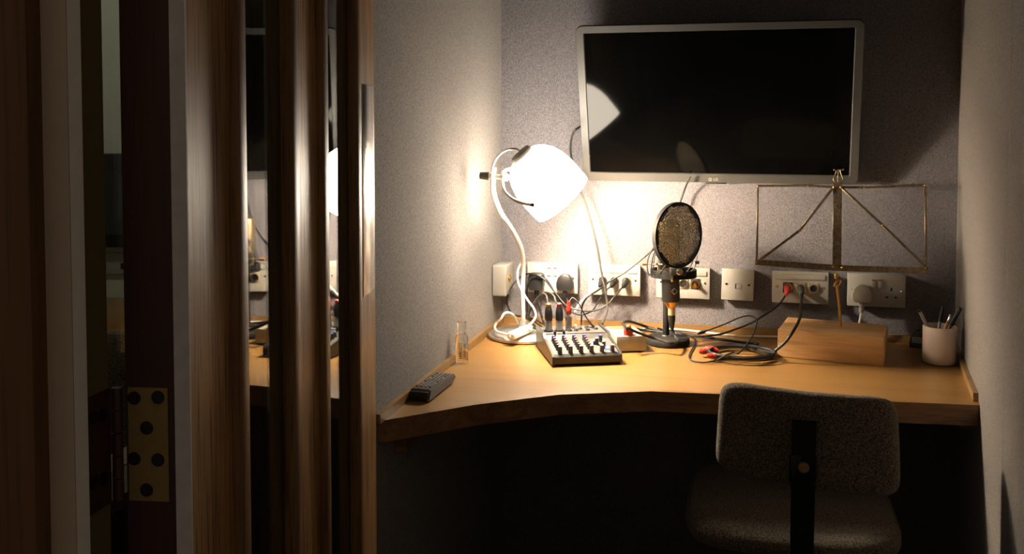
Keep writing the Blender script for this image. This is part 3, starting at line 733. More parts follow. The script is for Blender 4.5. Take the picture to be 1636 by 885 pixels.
for (x, y, k) in jacks:
    if k == 'x': MB().lathe([(.0125, 0), (.0125, .003), (.0098, .003), (.0098, 0)], (x, y, .0505), (0, 0, 1), 24, True).build('inlet', M['black'], mix)
    else: MB().lathe([(.0058, 0), (.0058, .004), (.0045, .006), (.003, .006), (.003, 0)], (x, y, .0505), (0, 0, 1), 16, True).build('jack_socket', M['chrome'], mix)

# ---------------------------------------------------------------- cables
def mp(x, y, z): return wm(mix) @ Vector((x, y, z))
# two line plugs standing in the mixer
def xlr_plug(x, y, band, cpts, label):
    b = mp(x, y, .0515)
    o = thing('microphone_plug', label, 'plug', b)
    MB().lathe([(0, 0), (.0094, 0), (.0094, .024), (.0088, .026), (0, .026)], n=24).build('metal_shell', M['silver'], o)
    MB().lathe([(.0088, .026), (.0102, .028), (.0102, .044), (.0085, .056), (.0065, .062), (0, .062)], n=20).build('boot', M['black'], o)
    MB().lathe([(.0055, .061), (.0068, .063), (.0064, .069), (.004, .071), (0, .071)], n=16).build('colour_band', band, o)
    MB().tube(lay([b+Vector((0, 0, .068))]+cpts, .0023, o, (4, 0)), .0023, 8).build('cable', M['greycable'], o, world=True)
xlr_plug(-.064, .160, M['pencil'], [PY(874.5, 480, 2.50), PY(872, 471, 2.52), PY(864, 470, 2.54), PY(853, 484, 2.58), PY(843, 500, 2.62), BW(838, 511, .03), D(846, 521), D(868, 530), D(884, 541)], 'black plug with yellow band standing in the mixer')
xlr_plug(-.036, .160, M['red'], [PY(888, 482, 2.50), PY(885, 473, 2.52), PY(877, 467.5, 2.54), PY(868, 468, 2.57), PY(856, 482, 2.60), PY(846, 500, 2.64), BW(847, 512, .035), D(858, 522), D(880, 531), D(896, 542)], 'black plug with red band standing in the mixer')
b = mp(-.012, .158, .0505)
rj = thing('jack_plug', 'silver jack with red phono plug standing in the mixer', 'plug', b)
MB().lathe([(0, 0), (.0085, 0), (.0085, .034), (.007, .037), (.0035, .038), (.0035, .044), (0, .044)], n=20).build('metal_shell', M['chrome'], rj)
MB().lathe([(.0055, .042), (.0068, .044), (.0068, .058), (.0045, .062), (.0045, .072), (.003, .076), (0, .076)], n=16).build('red_boot', M['red'], rj)
MB().tube(lay([b+Vector((0, 0, .073)), PY(915, 476, 2.47), PY(924, 484, 2.46), PY(936, 506, 2.46), PY(948, 523, 2.46), mp(.040, .178, .056)], .0017, rj, (4, 6)), .0017, 8).build('cable', M['rubber'], rj, world=True)

# plugs in connector plate B
def wall_plug(t, x, dep, mat, cpts, r, cmat, label, drop=-.010, name='audio_cable', fwd=.026):
    a = wl_(t, x, -dep-.003, -.001); e = wl_(t, x-.004, -dep-fwd, -.001+drop)
    o = MB().tube(lay([e]+cpts, r, None, (4, 0)), r, 8).build(name, cmat); tag(o, label, 'cable')
    MB().tube([a, a.lerp(e, .3), a.lerp(e, .7), e, e+(e-a)*.25], lambda s: (.0088, .0088, .0082, .006, .004)[int(round(s*4))], 16).build('plug', mat, o)
    return o
wall_plug(Pb, XS[0], DEP, M['rubber'], [BW(944, 466, .06), BW(927, 484, .07), BW(919, 497, .08), BW(918, 508, .07), D(921, 523), D(926, 533), D(928, 543)], .0028, M['whitecable'], 'white audio cable dropping from the plate beside the black plugs')
wall_plug(Pb, XS[1], DEP, M['rubber'], [BW(966, 466, .06), BW(957, 480, .07), BW(945, 497, .08), BW(925, 503, .09), BW(905, 492, .08), BW(890, 473, .075), BW(872, 446, .07), BW(852, 443, .06), BW(843, 456, .050), BW(842, 480, .035), BW(843, 503, .022), BW(852, 512, .020), D(872, 526), D(886, 529)], .0022, M['rubber'], 'black audio cable sweeping left past the square plug')
wall_plug(Pb, XS[2], DEP, M['rubber'], [BW(984, 470, .06), BW(972, 485, .07), BW(951, 496, .08), BW(930, 496, .09), BW(905, 488, .09), BW(885, 465, .08), BW(868, 445, .08), BW(848, 437, .07), BW(831, 443, .06), BW(816, 460, .06), BW(810, 480, .065), BW(815, 497, .07), PY(824, 504, 2.68), PY(848, 507.5, 2.66), D(872, 520, .012), D(892, 531), D(908, 543)], .0024, M['rubber'], 'black audio cable looping around the lamp stem')
# television leads
cable('television_lead', 'thick dark television lead curving down beside the lamp shade', [BW(926, 203, .06), BW(916, 212, .06), BW(911.5, 235, .06), BW(915, 262, .065), BW(926, 298, .075), BW(940, 340, .085), BW(953, 390, .10), BW(960, 430, .11), BW(968, 470, .125), BW(970, 495, .14), PY(962, 518, 2.56), D(957, 531, .006), D(948, 537, .006)], .0032, M['greycable'])
cable('television_lead', 'thin black lead from below the screen passing behind the microphone', [BW(1103, 282, .05), BW(1096, 297, .035), BW(1087, 322, .03), BW(1072, 365, .04), BW(1052, 392, .06), BW(1036, 405, .075), BW(1000, 434, .085), BW(975, 449, .085), BW(955, 464, .08), BW(938, 475, .06), BW(930, 490, .045), BW(929, 507, .045), D(928, 523, .006), D(922, 540, .006)], .0026, M['rubber'])
# microphone cable round the red button, on to the coil and the wall
# ---------------------------------------------------------------- cream box with call button
bx0, bx1 = PZ(985, 564, DESK), PZ(1032.7, 562.1, DESK)
ba = math.atan2(bx1.y-bx0.y, bx1.x-bx0.x)
BWD = 0.078; bc = bx1-Vector((math.cos(ba), math.sin(ba), 0))*BWD/2
cbx = thing('control_box', 'cream box with red and orange push button beside the mixer', 'control box', bc, ba)
MB().box((0, .06, .0225), (BWD, .12, .039), None, .002).build('housing', M['cream'], cbx)
MB().box((-.010, .098, .0422), (.044, .026, .0008)).build('top_label', M['lip'], cbx)
for sx in (-1, 1):
    for sy in (.01, .11): MB().cyl((sx*.031, sy, 0), (sx*.031, sy, .004), .004, None, 12).build('foot', M['white'], cbx)
bt = wm(cbx).inverted() @ PZ(1004, 535, DESK+.042)
MB().lathe([(.0125, 0), (.0125, .014), (.0105, .016), (0, .016)], (bt.x, bt.y, .042), (0, 0, 1), 24).build('button_collar', M['red'], cbx)
MB().lathe([(.0075, .015), (.0075, .020), (.006, .0245), (.003, .027), (0, .0275)], (bt.x, bt.y, .042), (0, 0, 1), 20).build('push_button', M['orange'], cbx)

# ---------------------------------------------------------------- microphone
MC = PZ(1066.5, 549, DESK); MY = MC.y
mic = thing('microphone_stand', 'black table stand with heavy round base carrying the microphone', 'stand', MC)
MB().lathe([(0, 0), (.055, 0), (.0575, .003), (.0575, .015), (.056, .017), (.012, .019), (0, .019)], n=56).build('base', M['black_matt'], mic)
pb = PZ(1064, 537, DESK+.019)
ptop = PY(1061, 440, pb.y)
MB().lathe([(.011, 0), (.011, .002), (.0085, .004), (0, .004)], pb, n=20).build('collar', M['chrome'], mic, world=True)
MB().cyl(pb, (pb.x, pb.y, ptop.z), .0085, None, 20).build('post', M['black_matt'], mic, world=True)
mo = thing('microphone', 'black studio microphone with gold ring in a spider mount', 'microphone', Vector((PY(1072, 460, MY).x, MY-.034, DESK+.05)))
yb = MY-.034
def MP(x, y, dy=0): return PY(x, y, yb+dy)
cb0, cb1 = MP(1072, 481), MP(1071, 437)
MB().lathe([(0, 0), (.0225, 0), (.0235, .002), (.0235, (cb1-cb0).length), (0, (cb1-cb0).length)], cb0, cb1-cb0, 32).build('body', M['black'], mo, world=True)
e0 = MP(1073, 491)
MB().lathe([(0, 0), (.0115, 0), (.0125, .004), (.0215, (cb0-e0).length), (.0225, (cb0-e0).length+.003), (0, (cb0-e0).length+.003)], e0, cb0-e0, 8).build('gold_ring', M['gold'], mo, world=True)
Md = Matrix.Translation(MP(1075, 463)+Vector((0, -.0240, 0))) @ Matrix.Rotation(math.radians(45), 4, 'Y')
MB().box((0, 0, 0), (.0125, .0014, .0125), Md, .0004).build('badge', M['chrome'], mo, world=True)
MB().box((0, -.0006, 0), (.0100, .0014, .0100), Md, .0004).build('badge_inlay', M['black'], mo, world=True)
# head behind the screen
hd0, hd1 = MP(1071, 437, .005), MP(1070, 350, .03)
hm = MB(); hp = rrect(.058, .046, .018, 4)
hm2 = loft([[(p[0], p[1], 0) for p in hp], [(p[0], p[1], .11) for p in hp], [(p[0]*.93, p[1]*.93, .128) for p in hp], [(p[0]*.8, p[1]*.8, .131) for p in hp]])
hm2.build('head_grille', M['brass'], mo, world=True, xf=Matrix.Translation(MP(1068, 432, .036)))
MB().box((0, 0, .022), (.056, .046, .044), Matrix.Translation(MP(1068, 432, .036)), .01).build('head_collar', M['black'], mo, world=True)
# spider mount
sm = thing('shock_mount', 'black ring shock mount with elastic cords around the microphone', 'shock mount', MP(1076, 438))
rc = MP(1076, 436, .02)
ring = MB(); rr = [rc+Vector((math.cos(a)*.060, math.sin(a)*.050, 0)) for a in [2*math.pi*i/48 for i in range(48)]]
b_ = ring
lo = [[b_.bm.verts.new(p+Vector((0, 0, z))) for p in rr] for z in (-.010, .010)]
b_.bridge(lo[0], lo[1])
ri = [rc+(p-rc)*.93 for p in rr]
li = [[b_.bm.verts.new(p+Vector((0, 0, z))) for p in ri] for z in (-.010, .010)]
b_.bridge(li[1], li[0]); b_.bridge(lo[1], li[1]); b_.bridge(li[0], lo[0])
b_.build('ring', M['black_matt'], sm, world=True)
t2 = MP(1052, 405, .03)
wires = [[(1037, 441), (1034, 428), (1036, 412), (1043, 397), (1052, 388)], [(1040, 440), (1041, 425), (1044, 408), (1052, 393)], [(1047, 437), (1044, 424), (1048, 405), (1056, 392)], [(1054, 437), (1060, 429), (1066, 420), (1070, 410)],
         [(1037, 438), (1045, 438), (1056, 434), (1063, 427)], [(1100, 436), (1108, 430), (1112, 420), (1114, 408)], [(1096, 437), (1104, 424), (1108, 412)], [(1049, 438), (1053, 428), (1049, 420)]]
for i, w in enumerate(wires):
    MB().tube(spline([MP(x, y, -.018+.012*(i % 3)) for x, y in w], 6), .0016, 6).build('elastic_cord', M['greycable'] if i % 2 == 0 else M['rubber'], sm, world=True)
for (x0, x1, y, tip) in ((1026, 1033, 421.5, M['lip']), (1110, 1117, 419.5, M['black'])):
    k = MB().cyl(MP(x0, y), MP(x1, y), .0042, None, 14).build('thumb_screw', tip, sm, world=True)
MB().tube([MP(1033, 421.5), MP(1058, 422.5)], .0022, 8).build('cross_bar', M['chrome'], sm, world=True)
MB().box((0, 0, 0), (.042, .018, .022), Matrix.Translation(MP(1083, 433, -.0345)), .004).build('clamp_block', M['black'], sm, world=True)
MB().lathe([(0, 0), (.0085, 0), (.0085, .004), (.006, .005), (.006, .010), (0, .010)], MP(1085, 433.5, -.0435), (0, -1, 0), 24).build('clamp_washer', M['chrome'], sm, world=True)
MB().cyl(MP(1086.5, 433, -.0525), MP(1086.5, 433, -.0575), .0042, .0036, 12).build('clamp_screw', M['gold'], sm, world=True)
MB().box((0, 0, 0), (.006, .004, .034), Matrix.Translation(MP(1073.5, 440, -.0285)), .0015).build('clip', M['chrome'], sm, world=True)
ar0 = Vector((pb.x, pb.y, ptop.z-.004)); ar1 = rc+Vector((-.056, .014, -.004))
MB().tube([ar0, ar0.lerp(ar1, .5)+Vector((0, .002, 0)), ar1], .005, 10).build('mount_arm', M['black_matt'], sm, world=True)
# pop screen
pc = MP(1082.5, 375.5, -.055)
pn_ = Vector((math.sin(math.radians(36)), -math.cos(math.radians(36)), 0.03)).normalized()
pop = thing('pop_screen', 'round metal mesh pop screen with black rim in front of the microphone', 'pop screen', pc)
px_ = Vector((pn_.y*-1, pn_.x, 0)).normalized()
PR = .0835
MB().lathe([(PR-.0045, -.006), (PR, -.006), (PR, .006), (PR-.0045, .006)], pc, pn_, 72, True).build('rim', M['black_matt'], pop, world=True)
for zz, nm in ((-.003, 'mesh_screen'), (.003, 'mesh_screen')):
    MB().lathe([(0, zz), (PR*.5, zz+.0001), (PR-.004, zz)], pc, pn_, 48).build(nm, M['popmesh'], pop, world=True)
pz_ = pn_.cross(px_)
for k in range(8):
    a0 = math.radians(90+45*k)
    arc = []
    for rr_ in (PR-.0035, PR-.010):
        arc.append([pc+(px_*math.cos(a0+da)+pz_*math.sin(a0+da))*rr_+pn_*.0065 for da in [(-.24+.06*i) for i in range(9)]])
    mb = MB(); lo_ = [[mb.bm.verts.new(p+pn_*h) for p in arc[0]]+[mb.bm.verts.new(p+pn_*h) for p in reversed(arc[1])] for h in (-.009, .001)]
    mb.bridge(lo_[0], lo_[1]); mb.bm.faces.new(lo_[1]); mb.bm.faces.new(list(reversed(lo_[0])))
    mb.build('rim_clip', M['black'], pop, world=True)
# mic lead with its plug
lead = [MP(1073, 505), MP(1073.5, 515), MP(1075, 530), MP(1081, 540, -.012), D(1083, 545.5, .023), D(1074, 548, .030), D(1060, 545, .033), D(1045, 540, .038), D(1030, 535.5, .046), D(1012, 528.5, .054), D(1001, 523, .056), D(996, 517.5, .054), D(1000, 513.5, .05), D(1010, 514.5, .04), D(1030, 521, .012), D(1050, 527, .005), D(1085, 532, .005), D(1130, 539, .005), D(1180, 546, .005), D(1210, 549, .006)]
def coil_pt(a, rx, ry, h, dx=0, dy=0):
    c = D(1184+dx, 562+dy, h); return Vector((c.x+rx*math.cos(a), c.y+ry*math.sin(a), c.z))
cp = []
coil_layers = [(.083, .066, .005), (.076, .059, .005), (.081, .064, .013), (.073, .056, .013), (.079, .062, .021), (.086, .069, .009)]
for t_i, (rx, ry, hh) in enumerate(coil_layers):
    nx = coil_layers[(t_i+1) % len(coil_layers)]
    for i in range(14):
        f = i/14; a = math.radians(60)-2*math.pi*f
        w = .0015*math.sin(3*a+t_i*1.3)
        cp.append(coil_pt(a, rx+(nx[0]-rx)*f+w, ry+(nx[1]-ry)*f-w, hh+(nx[2]-hh)*f, 1.2*math.sin(t_i*2.1), .5*math.cos(t_i*1.7)))
tail = [D(1232, 563, .022), D(1240, 559, .03), PY(1255, 546, 2.335), PY(1268, 528, 2.345), PY(1278, 508, 2.41), PY(1280, 490, 2.49)]
# grey plug in plate E
a_ = wl_(Pe, XS[1], -DEP-.003, -.001); e_ = wl_(Pe, XS[1]+.0, -DEP-.030, -.012)
ml = thing('microphone_cable', 'long coiled black microphone cable running from microphone to wall plate', 'cable', D(1184, 562, 0))
MB().tube(lay(lead+cp+tail+[e_], .0038, ml, (10, 6), 10), .0038, 8).build('cable', M['rubber'], ml, world=True)
MB().tube([a_, a_.lerp(e_, .3), a_.lerp(e_, .75), e_, e_+Vector((0, -.002, -.012))], lambda s: (.0092, .0092, .0086, .0066, .0045)[int(round(s*4))], 18).build('plug', M['greycable'], ml, world=True)
q0, q1 = MP(1073, 491), MP(1073, 503.5)
MB().cyl(q0, q1, .0095, None, 22).build('plug_shell', M['goldpl'], ml, world=True)
MB().tube([MP(1073, 503), MP(1073.2, 510), MP(1073.4, 518), MP(1074, 526)], lambda s: (.0100, .0096, .007, .0045)[int(round(s*3))], 16).build('plug_boot', M['black'], ml, world=True)
for (px, py, dx, dy, ln, rz_) in ((1123, 562, 1, -.2, .010, .0075), (1137, 559, 1, -.55, .019, .0105), (1138, 569, 1, -.25, .014, .0070)):
    c = D(px, py, .014)
    MB().lathe([(0, -ln), (rz_*.75, -ln*.85), (rz_, -ln*.2), (rz_*.85, ln*.5), (rz_*.5, ln*.95), (0, ln)], c, (dx, dy, -.12), 12).build('red_tie', M['red'], ml, world=True)
# red plug lead in plate E
wall_plug(Pe, XS[0], DEP, M['red'], [BW(1243, 488, .06), BW(1222, 503, .10), BW(1200, 516, .12), PY(1175, 526, 2.60), D(1150, 534, .010), D(1120, 537, .006), D(1090, 534, .006), D(1060, 531, .006), D(1035, 528, .006), D(1005, 527, .006), D(975, 529, .006), D(958, 534, .006), D(940, 545, .006)], .0026, M['rubber'], 'black lead with red plug in the wall plate under the music stand', -.012)
# thin lead with inline connector
thin = thing('thin_lead', 'thin black lead with small inline connector looping over the desk', 'cable', D(1120, 575, 0))
tp = [D(1121, 530.5, .012), PY(1136, 526, 2.62), PY(1160, 517, 2.62), PY(1180, 508, 2.60), PY(1198, 504.5, 2.56), PY(1209, 511, 2.52), PY(1208, 521, 2.49), PY(1202, 537, 2.45), PY(1192, 551, 2.42), D(1181, 563.5, .022), D(1172, 563, .022), D(1158, 568, .020), D(1145, 575, .008), D(1125, 579, .004), D(1107, 576, .004), D(1101, 569.5, .004), D(1105, 559, .004), D(1110, 550, .004), D(1109.5, 541, .004), D(1097, 534, .008), D(1080, 529, .012), D(1050, 524, .010)]
MB().tube(lay(tp, .0019, thin, (0, 0)), .0019, 8).build('cable', M['rubber'], thin, world=True)
MB().tube([D(1115, 533, .012), D(1118, 532, .012), D(1124, 530.5, .012), D(1130, 528, .014)], lambda s: (.0025, .0045, .0045, .0025)[int(round(s*3))], 10).build('inline_connector', M['rubber'], thin, world=True)
# ---------------------------------------------------------------- pine block and music stand
Aq, Bq, Cq = PZ(1242, 569.8, DESK), PZ(1412, 586.5, DESK), PZ(1444.6, 564.3, DESK)
fa = math.atan2(Bq.y-Aq.y, Bq.x-Aq.x); bw = (Bq-Aq).length; bd = 0.165; bh = .069
blk = MB().box((bw/2, bd/2, bh/2), (bw, bd, bh), None, .003, 2).build('pine_block', M['pine']); blk.location = Aq; blk.rotation_euler = (0, 0, fa)
tag(blk, 'thick pine block holding the music stand rod', 'wood block')
rb = PZ(1343, 521, DESK+bh)
ms = thing('music_stand', 'folding brass wire music stand desk on a short rod in the pine block', 'music stand', rb)
mn = Vector((math.sin(math.radians(-12)), -math.cos(math.radians(-12)), 0.16)).normalized()
RB2 = Vector((rb.x, rb.y, rb.z))+Vector((0, 0, .09))
def MS(x, y, o=0.0): return PP(x, y, RB2+mn*o, mn)
rod = [rb+Vector((0, 0, -.004)), PY(1341, 490, rb.y), MS(1337, 455)]
MB().tube(rod, .0033, 12).build('rod', M['gold'], ms, world=True)
def bar(a, b, w, t, name, o=0.0, mat=None):
    a, b = MS(*a, o), MS(*b, o); d = (b-a); L = d.length; d.normalize(); s = mn.cross(d).normalized()
    Mx = Matrix(((d.x, s.x, mn.x, (a.x+b.x)/2), (d.y, s.y, mn.y, (a.y+b.y)/2), (d.z, s.z, mn.z, (a.z+b.z)/2), (0, 0, 0, 1)))
    return MB().box((0, 0, 0), (L, w, t), Mx, .0006, 1).build(name, mat or M['brass'], ms, world=True)
bar((1338, 292), (1337, 424), .0215, .0016, 'centre_plate', 0.0)
bar((1206, 419), (1338, 428), .0150, .0022, 'bottom_bar', -.003); bar((1337, 428), (1484, 433), .0150, .0022, 'bottom_bar', -.003)
bar((1211, 297), (1300, 296), .0062, .0016, 'top_bar', -.003); bar((1290, 296.5), (1339, 299), .0062, .0016, 'top_bar', -.002)
bar((1337, 299), (1385, 299.5), .0062, .0016, 'top_bar', -.003); bar((1380, 299.5), (1479, 295.5), .0062, .0016, 'top_bar', -.002)
bar((1211, 297), (1209, 419), .0052, .0014, 'side_bar', .002); bar((1478.5, 296), (1479.5, 430), .0052, .0014, 'side_bar', .002)
bar((1331, 300), (1278, 368), .0062, .0014, 'brace', .003); bar((1278, 368), (1213, 416), .0062, .0014, 'brace', .004)
bar((1345, 300), (1410.5, 360), .0062, .0014, 'brace', .003); bar((1410.5, 360), (1478, 425), .0062, .0014, 'brace', .004)
for (x, y) in ((1211.5, 297.5), (1278, 368), (1208, 419), (1410.5, 360), (1478.5, 296), (1478.5, 429), (1332.5, 299.5), (1344, 299.5), (1331, 426), (1345, 427)):
    MB().sphere(MS(x, y, .006), .0036, (1, .6, 1), 12).build('rivet', M['gold'], ms, world=True)
lyre = MB()
for pts in ([(1336, 292), (1332, 288), (1332, 284), (1335.5, 277), (1336, 273)], [(1342, 292), (1347, 287), (1346, 283), (1343.5, 277), (1342.5, 272)], [(1339, 291), (1339, 283), (1339.5, 272)], [(1332.5, 271.5), (1347.5, 271)]):
    lyre.tube(spline([MS(x, y, .002) for x, y in pts], 5), .0017, 8)
for (x, y) in ((1333, 271.5), (1347.5, 271)): lyre.sphere(MS(x, y, .002), .0028, n=10)
lyre.build('lyre_finial', M['brass'], ms, world=True)
MB().lathe([(.0055, 0), (.0055, .0018), (.0035, .0018), (.0035, 0)], MS(1338.5, 330, .001), mn, 20, True).build('eyelet', M['chrome'], ms, world=True)
bar((1334.5, 386.5), (1341, 386.5), .0015, .0004, 'imprint', .0012, M['print_white']); bar((1333, 390), (1342.5, 390), .0018, .0004, 'imprint', .0012, M['print_white'])
MB().lathe([(.003, 0), (.0055, .004), (.0055, .010), (.003, .016)], MS(1336, 446), (0, 0, 1), 14).build('neck', M['gold'], ms, world=True)
MB().tube(spline([MS(1333, 458), MS(1336, 451), MS(1341, 447), MS(1344, 450), MS(1340, 457)], 6), .003, 8).build('wing_screw', M['gold'], ms, world=True)
# ledge lip of the bottom bar
# ---------------------------------------------------------------- cup with pens
CC = PZ(1500.5, 580, DESK)
cup = thing('pen_cup', 'pale pink ceramic pen cup beside the pine block', 'cup', CC)
MB().lathe([(0, .001), (.030, 0), (.0355, .003), (.0385, .010), (.0385, .090), (.0375, .0915), (.0362, .0915), (.0358, .089), (.0355, .012), (0, .008)], n=48).build('body', M['ceramic'], cup)
def stick(rim, tip, yo, length_in=.06):
    r_ = PY(rim[0], rim[1], CC.y+yo); t_ = PY(tip[0], tip[1], CC.y+yo); d = (t_-r_).normalized()
    return r_, t_, d
def pen_thing(name, label, cat, rim, tip, yo, segs, r=.0043, below=.055):
    r_, t_, d = stick(rim, tip, yo); L = (t_-r_).length
    b0 = r_-d*below
    o = thing(name, label, cat, b0)
    for (nm, f0, f1, ra, rb_, mat) in segs:
        a = r_+d*(L*f0) if f0 > -.5 else b0; MB().cyl(a, r_+d*(L*f1), ra, rb_, 14).build(nm, mat, o, world=True)
    return o
pen_thing('ballpoint_pen', 'clear ballpoint pen leaning left in the cup', 'pen', (1483, 524.5), (1468, 495), .004, (('barrel', -1, .92, .0038, .0038, M['clearpl']), ('refill', .0, .9, .0041, .0041, M['print_white']), ('end_plug', .9, 1, .0042, .0036, M['black'])), below=.025)
p2 = pen_thing('capped_pen', 'black capped pen standing upright in the cup', 'pen', (1500, 524), (1507, 489), .010, (('barrel', -1, .35, .004, .004, M['print_white']), ('cap', .30, .97, .0055, .0040, M['black']), ('cap_tip', .97, 1.0, .004, .0015, M['black'])))
pen_thing('pencil', 'yellow pencil with pale eraser in the cup', 'pencil', (1510, 526), (1519, 503), -.014, (('shaft', -1, .62, .0036, .0036, M['pencil']), ('ferrule', .60, .84, .0039, .0039, M['chrome']), ('eraser', .84, 1.0, .0037, .0033, M['eraser'])))
p4 = pen_thing('capped_pen', 'black and grey capped pen leaning right in the cup', 'pen', (1516, 525), (1534.5, 491), -.006, (('barrel', -1, .2, .0045, .0045, M['greyblk']), ('cap', .15, .97, .0055, .0055, M['black']), ('cap_end', .97, 1.0, .0055, .003, M['black'])), below=.035)
r_, t_, d_ = stick((1516, 525), (1534.5, 491), -.006)
MB().cyl(r_+d_*.012+Vector((-.003, -.0065, 0)), t_-d_*.003+Vector((-.001, -.0065, 0)), .0016, None, 8).build('clip', M['black'], p4, world=True)
# small black gadget behind the cup
sg = PZ(1467, 555, DESK)
tp_ = thing('tape_dispenser', 'small rounded black gadget with grey side label behind the cup', 'gadget', sg, fa)
MB().prism([(-.021, 0), (.024, 0), (.024, .018), (.016, .038), (.004, .047), (-.008, .044), (-.018, .032), (-.022, .014)], -.012, .014, Matrix.Rotation(math.pi/2, 4, 'X'), .003).build('body', M['black'], tp_)
MB().box((0.002, -.0148, .022), (.034, .0012, .016), None, .0004).build('side_label', M['greyblk'], tp_)

# ---------------------------------------------------------------- hand gel bottle
GC = PZ(738, 579.5, DESK)
gb = thing('gel_bottle', 'small clear hand gel bottle with flip cap by the left upstand', 'bottle', GC)
MB().lathe([(0, .0005), (.0145, .0005), (.0155, .003), (.0155, .062), (.013, .068), (.009, .071), (.0085, .073), (0, .073)], n=32).build('body', M['gel'], gb)
MB().lathe([(0, .0735), (.0098, .0735), (.0102, .076), (.0112, .096), (.0105, .1), (0, .1)], n=28).build('flip_cap', M['gel'], gb)
ang = math.atan2(GC.x, GC.y)
Rv = Matrix.Rotation(-ang, 4, 'Z')
def btxt(body, size, x):
    # vertical lettering reading upwards on the front of the bottle, wrapped on its curve
    Mt = Matrix.Rotation(math.pi/2, 4, 'Z')
    o = text_obj('lettering', body, size, M['print_black'], gb, Matrix.Translation((x, .033, 0)) @ Mt)
    for v in o.data.vertices:
        a = v.co.x/.0157; v.co = Rv @ Vector((math.sin(a)*.0158, -math.cos(a)*.0158, v.co.y))
btxt('HANDY', .0115, -.0035); btxt('Alternate', .0088, .0065)

# ---------------------------------------------------------------- remote control
r0, r1, r2 = [PZ(x, y, DESK)+NL*0.0092 for x, y in ((652, 641), (680, 642.5), (719.5, 611.5))]
ra = math.atan2(r2.y-r1.y, r2.x-r1.x); RL = .165; RW = .046
rc_ = thing('remote_control', 'dark grey remote control with coloured buttons by the left upstand', 'remote control', r1, ra)
# local x along its length (away), y across (left)
pf = [(0.0, .0015), (-.003, .010), (.006, .024), (.010, .0255), (RL-.008, .021), (RL, .015), (RL-.002, .008), (RL-.02, .0015)]
b = MB(); A = [b.bm.verts.new((p[0], 0.0, p[1])) for p in pf]; B = [b.bm.verts.new((p[0], RW, p[1])) for p in pf]
b.bridge(A, B); b.bm.faces.new(list(reversed(A))); b.bm.faces.new(B)
bmesh.ops.bevel(b.bm, geom=[e for e in b.bm.edges], offset=.0025, segments=2, affect='EDGES')
b.build('case', M['remote'], rc_)
MB().box((-.0015, RW/2, .013), (.006, RW-.006, .018), Matrix.Rotation(math.radians(0), 4, 'Y'), .002).build('end_window', M['black'], rc_)
for i in range(11):
    xx = .026+i*.0118; zt = .0255-(xx-.01)*(.0045/(RL-.018))
    for j in range(4):
        if i in (3, 7) and j in (0, 3): continue
        yy = .0085+j*.0096
        mat = M['btn']
        if i == 0: mat = (M['btn_b'], M['btn_y'], M['btn_g'], M['btn_r'])[j]
        if i == 10: mat = M['btn_r'] if j == 3 else M['btn']
        MB().box((xx, yy, zt+.0008), (.0075, .0062, .0028), None, .0008, 1).build('button', mat, rc_)

# ---------------------------------------------------------------- chair
def chair_pt(px, py, Y=1.83):
    n = Vector((math.sin(math.radians(-14)), -math.cos(math.radians(-14)), 0.10)).normalized()
    return PP(px, py, PY(1290, 700, Y), n)
K = [chair_pt(1141, 752), chair_pt(1441, 799), chair_pt(1435, 633), chair_pt(1151, 604)]     # BL BR TR TL
nrm = (K[1]-K[0]).cross(K[3]-K[0]).normalized()
if nrm.y > 0: nrm = -nrm          # towards the doorway
cen = (K[0]+K[1]+K[2]+K[3])/4
ch = thing('task_chair', 'upholstered dark woven task chair with black back bracket at the desk', 'chair', Vector((cen.x+.02, cen.y+.20, 0)))
def cmap(u, v, o):
    a, b_ = (u+1)/2, (v+1)/2
    p = K[0]*(1-a)*(1-b_)+K[1]*a*(1-b_)+K[2]*a*b_+K[3]*(1-a)*b_
    bow = 0.026*(1-u*u)-0.008
    sag = -.006*(1-u*u)*b_
    return p+nrm*(o+bow)+Vector((0, 0, sag))
def outline(k, n=64, e=7.0):
    out = []
    for i in range(n):
        a = 2*math.pi*i/n; c, s = math.cos(a), math.sin(a)
        out.append((k*math.copysign(abs(c)**(2/e), c), k*math.copysign(abs(s)**(2/e), s)))
    return out
T = .022
mb = MB(); prev = None
seq = [(0.02, T), (.3, T), (.6, T), (.82, T*.97), (.92, T*.85), (.97, T*.6), (.995, T*.25), (1.0, 0), (.995, -T*.25), (.97, -T*.6), (.92, -T*.85), (.8, -T*.97), (.5, -T), (.02, -T)]
for (k, o) in seq:
    cur = [mb.bm.verts.new(cmap(u, v, o)) for u, v in outline(k)]
    if prev: mb.bridge(prev, cur)
    else: mb.bm.faces.new(cur)
    prev = cur
mb.bm.faces.new(list(reversed(prev)))
mb.build('backrest', M['chairfab'], ch, world=True)
sx0 = -.06
def cm2(px, py, o):
    q = chair_pt(px, py); return q+nrm*o
sb = [cm2(1283, 664, .050), cm2(1282, 700, .052), cm2(1281, 745, .052), cm2(1280, 800, .052), cm2(1279, 850, .05), cm2(1279, 905, .035)]
e1 = (K[1]-K[0]).normalized()
def flatbar(pts, w, t, name, mat):
    b = MB(); prev = None; rings = []
    for i, p in enumerate(pts):
        tg = (pts[min(i+1, len(pts)-1)]-pts[max(i-1, 0)]).normalized(); s = (e1-tg*e1.dot(tg)).normalized(); f = tg.cross(s)
        rings.append([b.bm.verts.new(p+s*w/2+f*t/2), b.bm.verts.new(p-s*w/2+f*t/2), b.bm.verts.new(p-s*w/2-f*t/2), b.bm.verts.new(p+s*w/2-f*t/2)])
    for a, c in zip(rings, rings[1:]): b.bridge(a, c)
    b.bm.faces.new(list(reversed(rings[0]))); b.bm.faces.new(rings[-1])
    return b.build(name, mat, ch, world=True, smooth=False)
stt = sb[-1]; seat_c = Vector((cen.x+.035, cen.y+.23, 0))
